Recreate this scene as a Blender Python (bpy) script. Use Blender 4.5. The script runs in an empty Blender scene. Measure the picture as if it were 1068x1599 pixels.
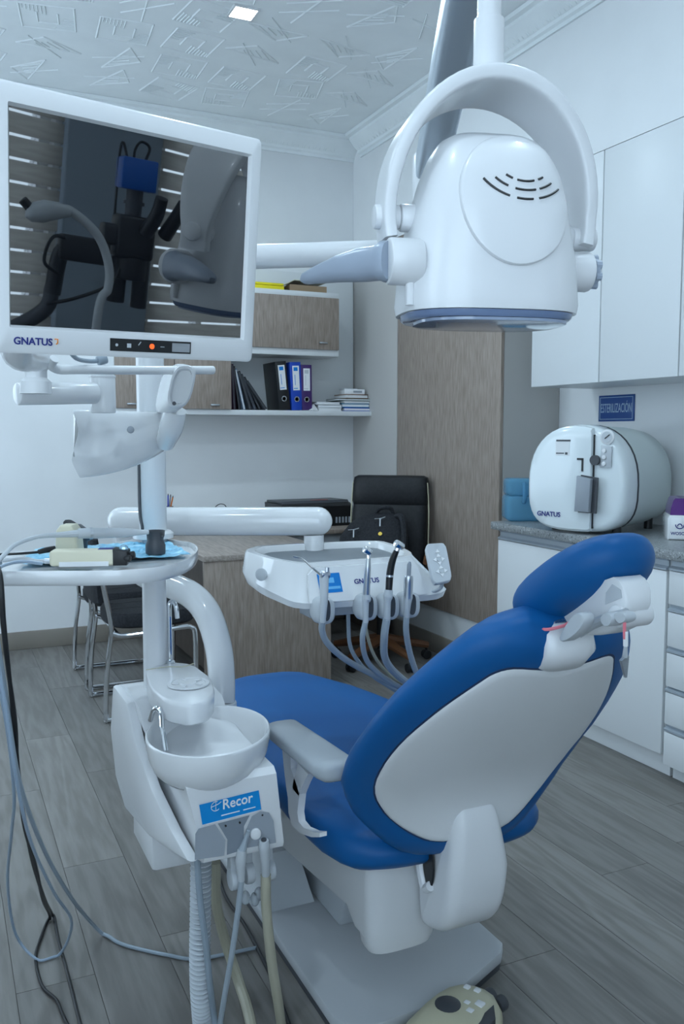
import bpy, bmesh, math, random
from mathutils import Vector as V, Matrix as Mx
random.seed(7)
PI = math.pi
sc = bpy.context.scene
COL = sc.collection
# ---------------------------------------------------------------- camera
F_PX, CX, CY, CAM_H = 1366.0, 534.0, 799.5, 1.38
YAW, PITCH = math.radians(24.9), math.radians(5.2)
cam_d = bpy.data.cameras.new('camera')
cam_d.sensor_fit = 'VERTICAL'; cam_d.sensor_height = 36.0
cam_d.lens = F_PX * 36.0 / 1599.0
cam_d.clip_start = .05
cam = bpy.data.objects.new('camera', cam_d); COL.objects.link(cam)
cam.location = (0, 0, CAM_H)
cam.rotation_euler = (PI/2 - PITCH, 0, -YAW)
sc.camera = cam
# ---------------------------------------------------------------- world, exposure
w = bpy.data.worlds.new('world'); sc.world = w; w.use_nodes = True
w.node_tree.nodes['Background'].inputs[0].default_value = (.65, .83, 1.0, 1)
w.node_tree.nodes['Background'].inputs[1].default_value = 4.6
sc.view_settings.view_transform = 'Standard'; sc.view_settings.look = 'None'
sc.view_settings.gamma = 1; sc.view_settings.use_curve_mapping = False
sc.view_settings.exposure = -.06
LED_COL = (.66, .855, 1.0)
LED_W = 11.0
# ---------------------------------------------------------------- pixel -> point (design measurements of the 1068x1599 frame)
FW = V((math.sin(YAW)*math.cos(PITCH), math.cos(YAW)*math.cos(PITCH), -math.sin(PITCH)))
RT = V((math.cos(YAW), -math.sin(YAW), 0)); UP = RT.cross(FW)
CAM = V((0, 0, CAM_H))
def _ray(x, y): return FW + RT*((x-CX)/F_PX) - UP*((y-CY)/F_PX)
def PD(x, y, d): return CAM + _ray(x, y)*d
def PZ(x, y, z): r = _ray(x, y); return CAM + r*((z-CAM_H)/r.z)
def PY(x, y, v): r = _ray(x, y); return CAM + r*(v/r.y)
def PX(x, y, v): r = _ray(x, y); return CAM + r*(v/r.x)
# ---------------------------------------------------------------- mesh builder
def catmull(pts, res=6, closed=False):
    pts = [V(p) for p in pts]; n = len(pts)
    if n < 3 and not closed: return pts
    out = []
    rng = n if closed else n-1
    for i in range(rng):
        if closed: a, b, c, d = (pts[(i+k-1) % n] for k in range(4))
        else:
            b, c = pts[i], pts[i+1]
            a = pts[i-1] if i else b*2-c
            d = pts[i+2] if i+2 < n else c*2-b
        for k in range(res):
            t = k/res
            out.append(.5*((2*b)+(c-a)*t+(2*a-5*b+4*c-d)*t*t+(3*b-a-3*c+d)*t**3))
    if not closed: out.append(pts[-1])
    return out
def chaikin(pts, it=2, q=.25):
    pts = [V(p) for p in pts]
    for _ in range(it):
        o = []
        for i in range(len(pts)):
            a, b = pts[i], pts[(i+1) % len(pts)]
            o += [a*(1-q)+b*q, a*q+b*(1-q)]
        pts = o
    return pts
def ring(c, ax, ay, w, h, n=24, p=2.5):
    c, ax, ay = V(c), V(ax), V(ay); o = []
    for i in range(n):
        t = 2*PI*(i+.5)/n; ct, st = math.cos(t), math.sin(t)
        o.append(c + ax*(w*math.copysign(abs(ct)**(2/p), ct)) + ay*(h*math.copysign(abs(st)**(2/p), st)))
    return o
class B:
    def __init__(s, M=None): s.bm = bmesh.new(); s.M = M
    def merge(s, tmp, M=None):
        mp = {}
        for v in tmp.verts:
            co = v.co if M is None else M @ v.co
            if s.M is not None: co = s.M @ co
            mp[v] = s.bm.verts.new(co)
        for f in tmp.faces:
            try: s.bm.faces.new([mp[v] for v in f.verts])
            except ValueError: pass
        tmp.free(); return s
    def raw(s, verts, faces, M=None):
        t = bmesh.new(); vs = [t.verts.new(v) for v in verts]
        for f in faces:
            try: t.faces.new([vs[i] for i in f])
            except ValueError: pass
        return s.merge(t, M)
    def box(s, x0, x1, y0, y1, z0, z1, bev=0, seg=2, M=None):
        t = bmesh.new(); bmesh.ops.create_cube(t, size=1)
        for v in t.verts: v.co = V(((x0+x1)/2+v.co.x*(x1-x0), (y0+y1)/2+v.co.y*(y1-y0), (z0+z1)/2+v.co.z*(z1-z0)))
        if bev: bmesh.ops.bevel(t, geom=list(t.edges), offset=min(bev, .49*min(abs(x1-x0), abs(y1-y0), abs(z1-z0))), segments=seg, profile=.5, affect='EDGES')
        return s.merge(t, M)
    def prism(s, poly, a0, a1, axis='z', bev=0, seg=2, M=None):
        f = {'x': lambda u, v, a: V((a, u, v)), 'y': lambda u, v, a: V((u, a, v)), 'z': lambda u, v, a: V((u, v, a))}[axis]
        t = bmesh.new()
        lo = [t.verts.new(f(p[0], p[1], a0)) for p in poly]; hi = [t.verts.new(f(p[0], p[1], a1)) for p in poly]
        n = len(poly); t.faces.new(lo[::-1]); t.faces.new(hi)
        for i in range(n): t.faces.new([lo[i], lo[(i+1) % n], hi[(i+1) % n], hi[i]])
        bmesh.ops.recalc_face_normals(t, faces=t.faces)
        if bev:
            ed = [e for e in t.edges if (e.verts[0] in lo) == (e.verts[1] in lo)]
            bmesh.ops.bevel(t, geom=ed, offset=bev, segments=seg, profile=.5, affect='EDGES')
        return s.merge(t, M)
    def loft(s, loops, cap0=True, cap1=True, closed=True, M=None):
        t = bmesh.new(); L = [[t.verts.new(p) for p in lp] for lp in loops]
        n = len(L[0])
        for a, b in zip(L, L[1:]):
            for i in range(n if closed else n-1):
                j = (i+1) % n; t.faces.new([a[i], a[j], b[j], b[i]])
        if cap0: t.faces.new(L[0][::-1])
        if cap1: t.faces.new(L[-1])
        bmesh.ops.recalc_face_normals(t, faces=t.faces)
        return s.merge(t, M)
    def tube(s, pts, r, n=10, res=6, smooth=True, M=None, ry=None):
        p = catmull(pts, res) if smooth else [V(q) for q in pts]
        m = len(p); rs = r if isinstance(r, (list, tuple)) else None
        def rad(i):
            if rs is None: return r
            t = i/(m-1)*(len(rs)-1); k = min(int(t), len(rs)-2); return rs[k]*(1-(t-k))+rs[k+1]*(t-k)
        T = [(p[min(i+1, m-1)]-p[max(i-1, 0)]).normalized() for i in range(m)]
        u = T[0].orthogonal().normalized(); loops = []
        for i in range(m):
            if i:
                ax = T[i-1].cross(T[i])
                if ax.length > 1e-7: u = Mx.Rotation(T[i-1].angle(T[i]), 3, ax.normalized()) @ u
            u = (u - T[i]*u.dot(T[i])).normalized(); v = T[i].cross(u); R = rad(i)
            loops.append([p[i]+u*(R*math.cos(2*PI*k/n))+v*(R*math.sin(2*PI*k/n)) for k in range(n)])
        return s.loft(loops, M=M)
    def cord(s, pts, r, n=8, res=6):
        p = catmull(pts, res)
        for q in p: q.z = max(q.z, r+.0012)
        return s.tube(p, r, n, smooth=False)
    def lathe(s, prof, o=(0, 0, 0), ax=(0, 0, 1), n=24, caps=True, M=None, sx=1, sy=1):
        ax = V(ax).normalized(); u = ax.orthogonal().normalized()
        if abs(ax.z) > .99: u = V((1, 0, 0))
        v = ax.cross(u); o = V(o)
        return s.loft([[o+ax*z+u*(sx*max(r, 1e-4)*math.cos(2*PI*k/n))+v*(sy*max(r, 1e-4)*math.sin(2*PI*k/n)) for k in range(n)] for r, z in prof], cap0=caps, cap1=caps, M=M)
    def cyl(s, a, b, r, n=16, bev=0, M=None):
        a, b = V(a), V(b); L = (b-a).length; bv = min(bev, L*.45, r*.9)
        pr = [(r, 0), (r, L)] if not bv else [(r-bv, 0), (r-.3*bv, .3*bv), (r, bv), (r, L-bv), (r-.3*bv, L-.3*bv), (r-bv, L)]
        return s.lathe(pr, a, b-a, n, M=M)
    def ell(s, c, rx, ry, rz, n=16, m=10, M=None):
        c = V(c)
        return s.loft([[c+V((rx*math.sin(PI*j/m)*math.cos(2*PI*i/n), ry*math.sin(PI*j/m)*math.sin(2*PI*i/n), -rz*math.cos(PI*j/m))) for i in range(n)] for j in [.12]+list(range(1, m))+[m-.12]], M=M)
    def text(s, body, o, xd, yd, size, bold=0, ext=.0006, sx=1):
        cu = bpy.data.curves.new('t', 'FONT'); cu.body = body; cu.size = size; cu.extrude = ext; cu.offset = bold*size; cu.resolution_u = 3
        cu.align_x = 'CENTER'; cu.align_y = 'CENTER'
        ob = bpy.data.objects.new('t', cu); COL.objects.link(ob)
        dg = bpy.context.evaluated_depsgraph_get(); me = bpy.data.meshes.new_from_object(ob.evaluated_get(dg))
        t = bmesh.new(); t.from_mesh(me); bpy.data.objects.remove(ob); bpy.data.curves.remove(cu); bpy.data.meshes.remove(me)
        xd, yd = V(xd).normalized(), V(yd).normalized(); zd = xd.cross(yd); o = V(o)
        for v in t.verts: v.co = o + xd*(v.co.x*sx) + yd*v.co.y + zd*v.co.z
        return s.merge(t)
WO = {}
def obj(name, b, mat, parent=None, sub=0, ang=35, kind=None, label=None):
    bm = b.bm
    bmesh.ops.recalc_face_normals(bm, faces=bm.faces)
    me = bpy.data.meshes.new(name); bm.to_mesh(me); bm.free()
    lo = V([min(v.co[i] for v in me.vertices) for i in range(3)]); hi = V([max(v.co[i] for v in me.vertices) for i in range(3)])
    c = (lo+hi)/2
    me.transform(Mx.Translation(-c))
    for m in (mat if isinstance(mat, (list, tuple)) else [mat]): me.materials.append(m)
    if ang:
        me.polygons.foreach_set('use_smooth', [True]*len(me.polygons)); me.set_sharp_from_angle(angle=math.radians(ang))
    o = bpy.data.objects.new(name, me); COL.objects.link(o)
    WO[o.name] = c
    if parent is not None: o.parent = parent; o.location = c - WO[parent.name]
    else: o.location = c
    if sub:
        md = o.modifiers.new('subdivision', 'SUBSURF'); md.levels = sub; md.render_levels = sub
    if kind: o['kind'] = kind
    if label: o['label'] = label
    return o
def tag(o, label, cat, group=None):
    o['label'] = label; o['category'] = cat
    if group: o['group'] = group
    return o
def struct(name, b, mat, parent=None, **k):
    o = obj(name, b, mat, parent, **k); o['kind'] = 'structure'; return o
def thing(name, label, cat, loc, group=None):
    o = bpy.data.objects.new(name, None); COL.objects.link(o); o.location = loc; o.empty_display_size = .05
    WO[o.name] = V(loc); return tag(o, label, cat, group)
def dup(o, parent=None):
    c = o.copy(); COL.objects.link(c); WO[c.name] = WO[o.name].copy()
    if parent is not None: c.parent = parent
    for ch in list(o.children):
        if ch.name in WO: dup(ch, c)
    return c
def frame(o, x, y, z): return Mx(((x[0], y[0], z[0], o[0]), (x[1], y[1], z[1], o[1]), (x[2], y[2], z[2], o[2]), (0, 0, 0, 1)))
# ---------------------------------------------------------------- materials
MT = {}
def mat(name, col, rough=.5, metal=0, coat=0, spec=.5, trans=0, emit=None, alpha=1, ior=1.45):
    m = bpy.data.materials.new(name); m.use_nodes = True; p = m.node_tree.nodes['Principled BSDF']
    p.inputs['Base Color'].default_value = (*col, 1); p.inputs['Roughness'].default_value = rough
    p.inputs['Metallic'].default_value = metal; p.inputs['Coat Weight'].default_value = coat; p.inputs['Coat Roughness'].default_value = .08
    p.inputs['Specular IOR Level'].default_value = spec; p.inputs['Transmission Weight'].default_value = trans; p.inputs['IOR'].default_value = ior
    p.inputs['Alpha'].default_value = alpha
    if emit: p.inputs['Emission Color'].default_value = (*emit[0], 1); p.inputs['Emission Strength'].default_value = emit[1]
    MT[name] = m; return m
def nd(m, typ, **k):
    n = m.node_tree.nodes.new(typ)
    for a, v in k.items(): setattr(n, a, v)
    return n
def lk(m, a, b): m.node_tree.links.new(a, b)
def bump(m, h, strength=.2, dist=.01):
    b = nd(m, 'ShaderNodeBump'); b.inputs['Strength'].default_value = strength; b.inputs['Distance'].default_value = dist
    lk(m, h, b.inputs['Height']); lk(m, b.outputs[0], m.node_tree.nodes['Principled BSDF'].inputs['Normal'])
def speckle(name, cols, scale, rough=.5, bmp=0, detail=3, coat=0, spread=(.3, .7)):
    m = mat(name, cols[0], rough, coat=coat)
    tc = nd(m, 'ShaderNodeTexCoord'); n = nd(m, 'ShaderNodeTexNoise'); n.inputs['Scale'].default_value = scale; n.inputs['Detail'].default_value = detail
    lk(m, tc.outputs['Object'], n.inputs['Vector'])
    r = nd(m, 'ShaderNodeValToRGB'); el = r.color_ramp.elements
    for i, c in enumerate(cols):
        pos = spread[0]+(spread[1]-spread[0])*i/(len(cols)-1)
        e = el[i] if i < 2 else el.new(pos)
        e.position = pos; e.color = (*c, 1)
    lk(m, n.outputs['Fac'], r.inputs[0]); lk(m, r.outputs[0], m.node_tree.nodes['Principled BSDF'].inputs['Base Color'])
    if bmp: bump(m, n.outputs['Fac'], bmp, .004)
    return m
def wood(name, dark, light, axis, rough=.45, figure=.5, scale=1, rnd=False):
    # long-grain wood: stretched noise plus distorted bands (figure)
    m = mat(name, light, rough)
    tc = nd(m, 'ShaderNodeTexCoord'); mp = nd(m, 'ShaderNodeMapping')
    s = [9*scale]*3; s[axis] = .9*scale; mp.inputs['Scale'].default_value = s
    lk(m, tc.outputs['Object'], mp.inputs['Vector'])
    src = mp.outputs[0]
    if rnd:
        oi = nd(m, 'ShaderNodeObjectInfo'); ml = nd(m, 'ShaderNodeVectorMath', operation='SCALE'); ml.inputs[0].default_value = (37, 91, 53)
        lk(m, oi.outputs['Random'], ml.inputs['Scale']); ad = nd(m, 'ShaderNodeVectorMath', operation='ADD')
        lk(m, src, ad.inputs[0]); lk(m, ml.outputs[0], ad.inputs[1]); src = ad.outputs[0]
    n1 = nd(m, 'ShaderNodeTexNoise'); n1.inputs['Scale'].default_value = 1.0; n1.inputs['Detail'].default_value = 2; n1.inputs['Distortion'].default_value = .6
    lk(m, src, n1.inputs['Vector'])
    m1 = nd(m, 'ShaderNodeMath', operation='MULTIPLY'); m1.inputs[1].default_value = 42; lk(m, n1.outputs['Fac'], m1.inputs[0])
    m2 = nd(m, 'ShaderNodeMath', operation='SINE'); lk(m, m1.outputs[0], m2.inputs[0])
    n2 = nd(m, 'ShaderNodeTexNoise'); n2.inputs['Scale'].default_value = 7; n2.inputs['Detail'].default_value = 6; lk(m, src, n2.inputs['Vector'])
    a = nd(m, 'ShaderNodeMath', operation='MULTIPLY_ADD'); a.inputs[1].default_value = .16*figure; lk(m, m2.outputs[0], a.inputs[0]); lk(m, n2.outputs['Fac'], a.inputs[2])
    r = nd(m, 'ShaderNodeValToRGB'); r.color_ramp.elements[0].position = .3; r.color_ramp.elements[1].position = .68
    r.color_ramp.elements[0].color = (*dark, 1); r.color_ramp.elements[1].color = (*light, 1)
    lk(m, a.outputs[0], r.inputs[0]); out = r.outputs[0]
    if rnd:
        hs = nd(m, 'ShaderNodeHueSaturation'); mr = nd(m, 'ShaderNodeMapRange'); mr.inputs['To Min'].default_value = .84; mr.inputs['To Max'].default_value = 1.1
        lk(m, oi.outputs['Random'], mr.inputs['Value']); lk(m, mr.outputs[0], hs.inputs['Value']); lk(m, out, hs.inputs['Color']); out = hs.outputs[0]
    lk(m, out, m.node_tree.nodes['Principled BSDF'].inputs['Base Color']); bump(m, n2.outputs['Fac'], .08, .002)
    return m
wallm = speckle('wall_paint', [(.76, .775, .785), (.80, .815, .825)], 3, .6)
ceilm = speckle('ceiling_paint', [(.80, .84, .85), (.85, .89, .90)], 5, .6)
floorm = wood('laminate', (.160, .150, .138), (.222, .211, .198), 1, .38, .9, .8, rnd=True)
joint = mat('joint', (.10, .09, .08), .8)
ashv = wood('ash_vertical', (.245, .195, .163), (.365, .30, .255), 2, .45, .35, 1.6)
ashy = wood('ash_long', (.27, .23, .2), (.43, .37, .33), 1, .4, .35, 1.6)
taupe = mat('taupe', (.47, .455, .435), .45)
taupe2 = mat('taupe_base', (.25, .225, .195), .5)
white = mat('white_plastic', (.74, .75, .765), .3, coat=.3)
offw = mat('shell_white', (.68, .69, .70), .42)
lac = mat('lacquer_white', (.72, .74, .75), .38)
gloss = mat('gloss_white', (.76, .77, .78), .16, coat=.5)
lgrey = mat('light_grey_plastic', (.50, .53, .56), .35)
mgrey = mat('mid_grey_plastic', (.30, .33, .37), .4)
hgrey = mat('handle_grey', (.34, .39, .47), .3)
dgrey = mat('dark_grey_plastic', (.055, .06, .07), .45)
black = mat('black_plastic', (.012, .013, .015), .4)
blackl = speckle('black_leather', [(.010, .011, .013), (.018, .019, .022)], 60, .42, .12)
blackl.node_tree.nodes['Principled BSDF'].inputs['Specular IOR Level'].default_value = .28
blackf = speckle('black_fabric', [(.008, .009, .012), (.022, .024, .03)], 90, .85, .2)
blue = speckle('blue_vinyl', [(.003, .088, .28), (.004, .098, .30)], 4, .45)
blue.node_tree.nodes['Principled BSDF'].inputs['Specular IOR Level'].default_value = .3
chrome = mat('chrome', (.75, .77, .8), .12, 1)
steel = mat('brushed_steel', (.55, .58, .62), .3, 1)
alu = mat('aluminium', (.50, .56, .62), .35, .6)
cream = mat('cream_plastic', (.72, .68, .52), .4)
beige = mat('beige_plastic', (.56, .53, .38), .45)
stick = mat('sticker_blue', (.0, .20, .60), .35)
navy = mat('print_navy', (.02, .03, .20), .5)
orange = mat('print_orange', (.9, .3, .05), .5)
paper = mat('paper', (.78, .79, .80), .6)
glassm = mat('screen_glass', (.004, .005, .007), .015, spec=.5, ior=2.5)
yellow = mat('yellow_card', (.85, .72, .02), .5)
card = mat('cardboard', (.30, .21, .13), .7)
redm = mat('power_red', (.8, .05, .01), .4, emit=((1, .12, .02), 1.5))
purple = mat('purple_gloss', (.10, .012, .20), .2, coat=.5)
bluebind = mat('binder_blue', (.01, .06, .42), .4)
purbind = mat('binder_purple', (.05, .02, .12), .45)
pink = mat('pink_cord', (.75, .2, .25), .5)
brownw = mat('brown_wood', (.13, .055, .025), .4)
hoseg = mat('hose_grey', (.30, .36, .42), .4)
hoseb = mat('hose_beige', (.42, .40, .31), .45)
hosel = mat('hose_light', (.34, .39, .44), .4)
# ================================================================ the room
XL, XR, YF, YB, ZC = -1.2, 3.2, -1.0, 5.84, 3.45
XF = 2.8                       # face of wardrobe, wall cabinets and bulkhead
fl = struct('floor', B().box(XL, XR, YF, YB, -.06, -.004), joint)
PW, PLEN = .19, 1.28
cache = {}
row = 0; x = XL
while x < XR-1e-6:
    x1 = min(x+PW, XR); y = YF - random.random()*PLEN
    while y < YB-1e-6:
        a, b_ = max(y, YF), min(y+PLEN, YB)
        if b_-a > .02:
            key = (round(x1-x, 3), round(b_-a, 3))
            if key not in cache:
                t = B().box(-(x1-x)/2+.0008, (x1-x)/2-.0008, -(b_-a)/2+.0008, (b_-a)/2-.0008, -.004, 0)
                bm = t.bm; me = bpy.data.meshes.new('plank'); bm.to_mesh(me); bm.free(); me.materials.append(floorm); cache[key] = me
            o = bpy.data.objects.new('plank', cache[key]); COL.objects.link(o); o.parent = fl
            o.location = V(((x+x1)/2, (a+b_)/2, 0)) - WO[fl.name]
        y += PLEN
    x = x1
struct('wall_back', B().box(XL-.1, XR+.1, YB, YB+.1, 0, ZC), wallm)
struct('wall_right', B().box(XR, XR+.1, YF, YB, 0, ZC), wallm)
# left wall with one daylight window, rear wall (behind the camera) with two, plus one unseen fill window added in each
def wall_with_holes(name, horiz, span, holes, plane):
    b = B(); cuts = sorted(holes); a = span[0]
    def bx(u0, u1, z0, z1):
        if horiz: b.box(u0, u1, plane[0], plane[1], z0, z1)
        else: b.box(plane[0], plane[1], u0, u1, z0, z1)
    for (u0, u1, z0, z1) in cuts:
        bx(a, u0, 0, ZC); bx(u0, u1, 0, z0); bx(u0, u1, z1, ZC); a = u1
    bx(a, span[1], 0, ZC)
    return struct(name, b, wallm, ang=0)
HOLES_F = [(-1.0, .3, .7, 2.7), (1.0, 1.76, .9, 2.45), (2.32, 3.1, .9, 2.45)]  # first opening is unseen, added to let frontal daylight in
HOLES_L = [(-.5, .35, .7, 2.8), (3.2, 5.1, .7, 2.8)]  # near opening is unseen, added to brighten the front of things
wall_with_holes('wall_front', True, (XL-.1, XR+.1), HOLES_F, (YF-.1, YF))
wall_with_holes('wall_left', False, (YF, YB), HOLES_L, (XL-.1, XL))
winframe = mat('window_frame', (.75, .76, .78), .5)
winwhite = mat('window_white', (.8, .8, .8), .4)
pane = bpy.data.materials.new('pane_glass'); pane.use_nodes = True
nt = pane.node_tree; nt.nodes.remove(nt.nodes['Principled BSDF'])
tr = nt.nodes.new('ShaderNodeBsdfTransparent'); gl = nt.nodes.new('ShaderNodeBsdfGlossy'); gl.inputs['Roughness'].default_value = .02
mx = nt.nodes.new('ShaderNodeMixShader'); mx.inputs[0].default_value = .06
nt.links.new(tr.outputs[0], mx.inputs[1]); nt.links.new(gl.outputs[0], mx.inputs[2]); nt.links.new(mx.outputs[0], nt.nodes['Material Output'].inputs[0])
def window(n, horiz, hole, p, fm):
    u0, u1, z0, z1 = hole; b = B(); f = .05
    def bx(bb, a0, a1, c0, c1, q0, q1):
        if horiz: bb.box(a0, a1, q0, q1, c0, c1)
        else: bb.box(q0, q1, a0, a1, c0, c1)
    for a0, a1, c0, c1 in ((u0, u0+f, z0, z1), (u1-f, u1, z0, z1), (u0+f, u1-f, z0, z0+f), (u0+f, u1-f, z1-f, z1), ((u0+u1)/2-.02, (u0+u1)/2+.02, z0+f, z1-f)): bx(b, a0, a1, c0, c1, p-.03, p+.02)
    w = struct('window_%d' % n, b, fm, ang=0)
    for a0, a1 in ((u0+f, (u0+u1)/2-.02), ((u0+u1)/2+.02, u1-f)):
        g = B(); bx(g, a0, a1, z0+f, z1-f, p-.008, p-.002); obj('pane', g, pane, w, ang=0)
window(1, True, HOLES_F[1], YF-.05, winframe); window(2, True, HOLES_F[2], YF-.05, winframe); window(5, True, HOLES_F[0], YF-.05, winwhite); window(3, False, HOLES_L[0], XL-.05, winwhite); window(4, False, HOLES_L[1], XL-.05, winwhite)  # unblinded rear window and near left window are unseen, added for light
# zebra blinds on the two rear windows: each slat a part
slatm = wood('blind_slat', (.40, .38, .36), (.64, .62, .58), 0, .6, .6, 1.2)
_tl = nd(slatm, 'ShaderNodeBsdfTranslucent'); _tl.inputs[0].default_value = (.75, .73, .70, 1); _ms = nd(slatm, 'ShaderNodeMixShader'); _ms.inputs[0].default_value = .5
lk(slatm, slatm.node_tree.nodes['Principled BSDF'].outputs[0], _ms.inputs[1]); lk(slatm, _tl.outputs[0], _ms.inputs[2]); lk(slatm, _ms.outputs[0], slatm.node_tree.nodes['Material Output'].inputs[0])
def blind(u0, u1, label):
    t = thing('zebra_blind', label, 'blind', ((u0+u1)/2, YF+.04, .85))
    obj('head_rail', B().box(u0, u1, YF+.005, YF+.08, 2.5, 2.57, .01), winwhite, t)
    base = None; z = .88
    while z < 2.45:
        if base is None: base = obj('slat', B().box(u0+.01, u1-.01, YF+.03, YF+.037, z, z+.073, .002), slatm, t)
        else:
            c = base.copy(); COL.objects.link(c); c.location.z = base.location.z + (z-.88)
        z += .083
    obj('bottom_rail', B().box(u0+.01, u1-.01, YF+.025, YF+.045, .845, .87, .004), winwhite, t)
blind(.95, 1.785, 'striped wood-look zebra blind left in the dark screen reflection, beside the grey wall strip')
blind(2.285, 3.15, 'striped wood-look zebra blind seen behind the lamp in the dark screen reflection')
# ceiling with embossed paper relief
ce = struct('ceiling', B().box(XL-.1, XR+.1, YF-.1, YB+.1, ZC, ZC+.08), ceilm)
rel = B(); zz = ZC-.0005
def rib(p, q, r=.006):
    p, q = V((*p, zz)), V((*q, zz)); d = (q-p); n_ = V((-d.y, d.x, 0)).normalized()*r; h = V((0, 0, -.005))
    rel.raw([p-n_, p+n_, p+h, q-n_, q+n_, q+h], [(0, 2, 5, 3), (2, 1, 4, 5), (0, 1, 2), (3, 5, 4)])
rr = random.Random(3)
gy = 2.8
while gy < 5.6:
    gx = -.1
    while gx < 2.6:
        ox, oy, a = gx+rr.uniform(-.03, .03), gy+rr.uniform(-.03, .03), rr.choice([0, PI/2, PI, -PI/2])+rr.uniform(-.25, .25)
        def T(u, v): return (ox+u*math.cos(a)-v*math.sin(a), oy+u*math.sin(a)+v*math.cos(a))
        k = rr.random()
        if k < .45:      # hatched square ring
            s = .13
            rib(T(-s, -s), T(s, -s)); rib(T(s, -s), T(s, s)); rib(T(s, s), T(-s, s)); rib(T(-s, s), T(-s, -s))
            for i in range(7):
                q = -s+.018*(i+1)
                rib(T(-s, q), T(-s+.1-.008*i, q), .0025); rib(T(q+.12, s), T(q+.12, s-.1+.008*i), .0025)
            rib(T(-.05, -.06), T(.05, -.06)); rib(T(.05, -.06), T(.05, .05)); rib(T(-.05, -.06), T(-.05, .05))
        elif k < .8:     # folded triangles
            rib(T(-.16, -.05), T(.17, .02)); rib(T(.17, .02), T(.02, .12)); rib(T(.02, .12), T(-.16, -.05)); rib(T(-.05, -.13), T(.1, .12), .003)
            for i in range(4): rib(T(-.1+.05*i, -.03+.012*i), T(-.02+.03*i, .07-.01*i), .0025)
        else:
            rib(T(-.18, 0), T(.18, .05)); rib(T(-.1, -.1), T(.05, .16), .003); rib(T(0, -.1), T(.15, .13), .003)
        gx += .36
    gy += .33
obj('ceiling_relief', rel, ceilm, ce, ang=0, kind='stuff')
# bulkhead over wardrobe and wall cabinets
struct('wall_bulkhead', B().box(XF, XR, YF+.002, YB-.002, 2.655, ZC-.002), wallm, ang=0)
# cornice
PROF = [(0, 3.305), (.012, 3.305), (.014, 3.322), (.028, 3.330), (.032, 3.345), (.055, 3.362), (.085, 3.398), (.095, 3.41), (.098, 3.425), (.125, 3.430), (.130, 3.4485), (0, 3.4485)]
corn = struct('trim_1', B().loft([[V((XL, YB-.001-d, z)) for d, z in PROF], [V((XF-.001, YB-.001-d, z)) for d, z in PROF]]), ceilm, ang=25)
corn2 = struct('trim_2', B().loft([[V((XF-.001-d, YF, z)) for d, z in PROF], [V((XF-.001-d, YB-.135, z)) for d, z in PROF]]), ceilm, ang=25)
def leaf_mesh(nx):
    b = B(); p0, p1 = V((0, 0, 0)), V((0, 0, 0))
    S = V((.03, .036, 0)).normalized()     # up the slope (d, z)
    pts = []
    for i in range(9):
        a = PI*i/8; pts.append((.034*math.cos(a), .045*math.sin(a)))
    def w3(u, s):
        d, z = .036+S.x*s+.002, 3.347+S.y*s-.001
        return V((u, -d, z)) if nx else V((-d, u, z))
    b.tube([w3(u, s+.002) for u, s in pts], .0035, 5, 1, smooth=False)
    b.tube([w3(0, .002), w3(0, .03)], [.004, .002], 5, smooth=False)
    me = bpy.data.meshes.new('leaf'); b.bm.to_mesh(me); b.bm.free(); me.materials.append(ceilm); return me
lb, lr = leaf_mesh(True), leaf_mesh(False)
u = .2
while u < 2.66:
    o = bpy.data.objects.new('leaf', lb); COL.objects.link(o); o.parent = corn; o.location = V((u, YB-.001, 0))-WO[corn.name]; u += .08
u = 5.62
while u > 2.6:
    o = bpy.data.objects.new('leaf', lr); COL.objects.link(o); o.parent = corn2; o.location = V((XF-.001, u, 0))-WO[corn2.name]; u -= .08
struct('baseboard_back', B().box(XL, XF, YB-.018, YB-.0005, .0005, .115, .004), taupe2)
struct('baseboard_left', B().box(XL+.0005, XL+.018, YF, YB-.02, .0005, .115, .004), taupe2)
# recessed square LED downlights (the first one is the one in view)
ledm = mat('led_panel', (1, 1, 1), .5, emit=((.86, .94, 1), 28))
for i, (lx, ly) in enumerate([tuple(PZ(380, 19, ZC)[:2]), (1.45, 2.55), (1.45, .8), (-.25, 4.3), (-.25, 2.55), (-.25, .8)]):
    t = thing('ceiling_downlight', ['glowing square white downlight recessed in the embossed ceiling, the one in view', 'square white downlight in the ceiling over the foot of the dental chair', 'square white downlight in the ceiling over the dental chair headrest', 'square white downlight in the ceiling nearest the far left window', 'square white downlight in the ceiling left of the side tray', 'square white downlight in the ceiling over the photographer'][i], 'ceiling light', (lx, ly, ZC-.01), 'ceiling downlights')
    b = B(); s = .068
    for q in ((-s, s, -s, -s+.012), (-s, s, s-.012, s), (-s, -s+.012, -s+.012, s-.012), (s-.012, s, -s+.012, s-.012)): b.box(lx+q[0], lx+q[1], ly+q[2], ly+q[3], ZC-.008, ZC-.0005)
    obj('frame', b, white, t, ang=0)
    obj('diffuser', B().box(lx-s+.012, lx+s-.012, ly-s+.012, ly+s-.012, ZC-.006, ZC-.001), ledm, t, ang=0)
    ld = bpy.data.lights.new('led', 'AREA'); ld.shape = 'SQUARE'; ld.size = .11; ld.energy = LED_W; ld.color = LED_COL
    lo = bpy.data.objects.new('led_light', ld); COL.objects.link(lo); lo.parent = t; lo.location = (0, 0, -.004)
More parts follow.
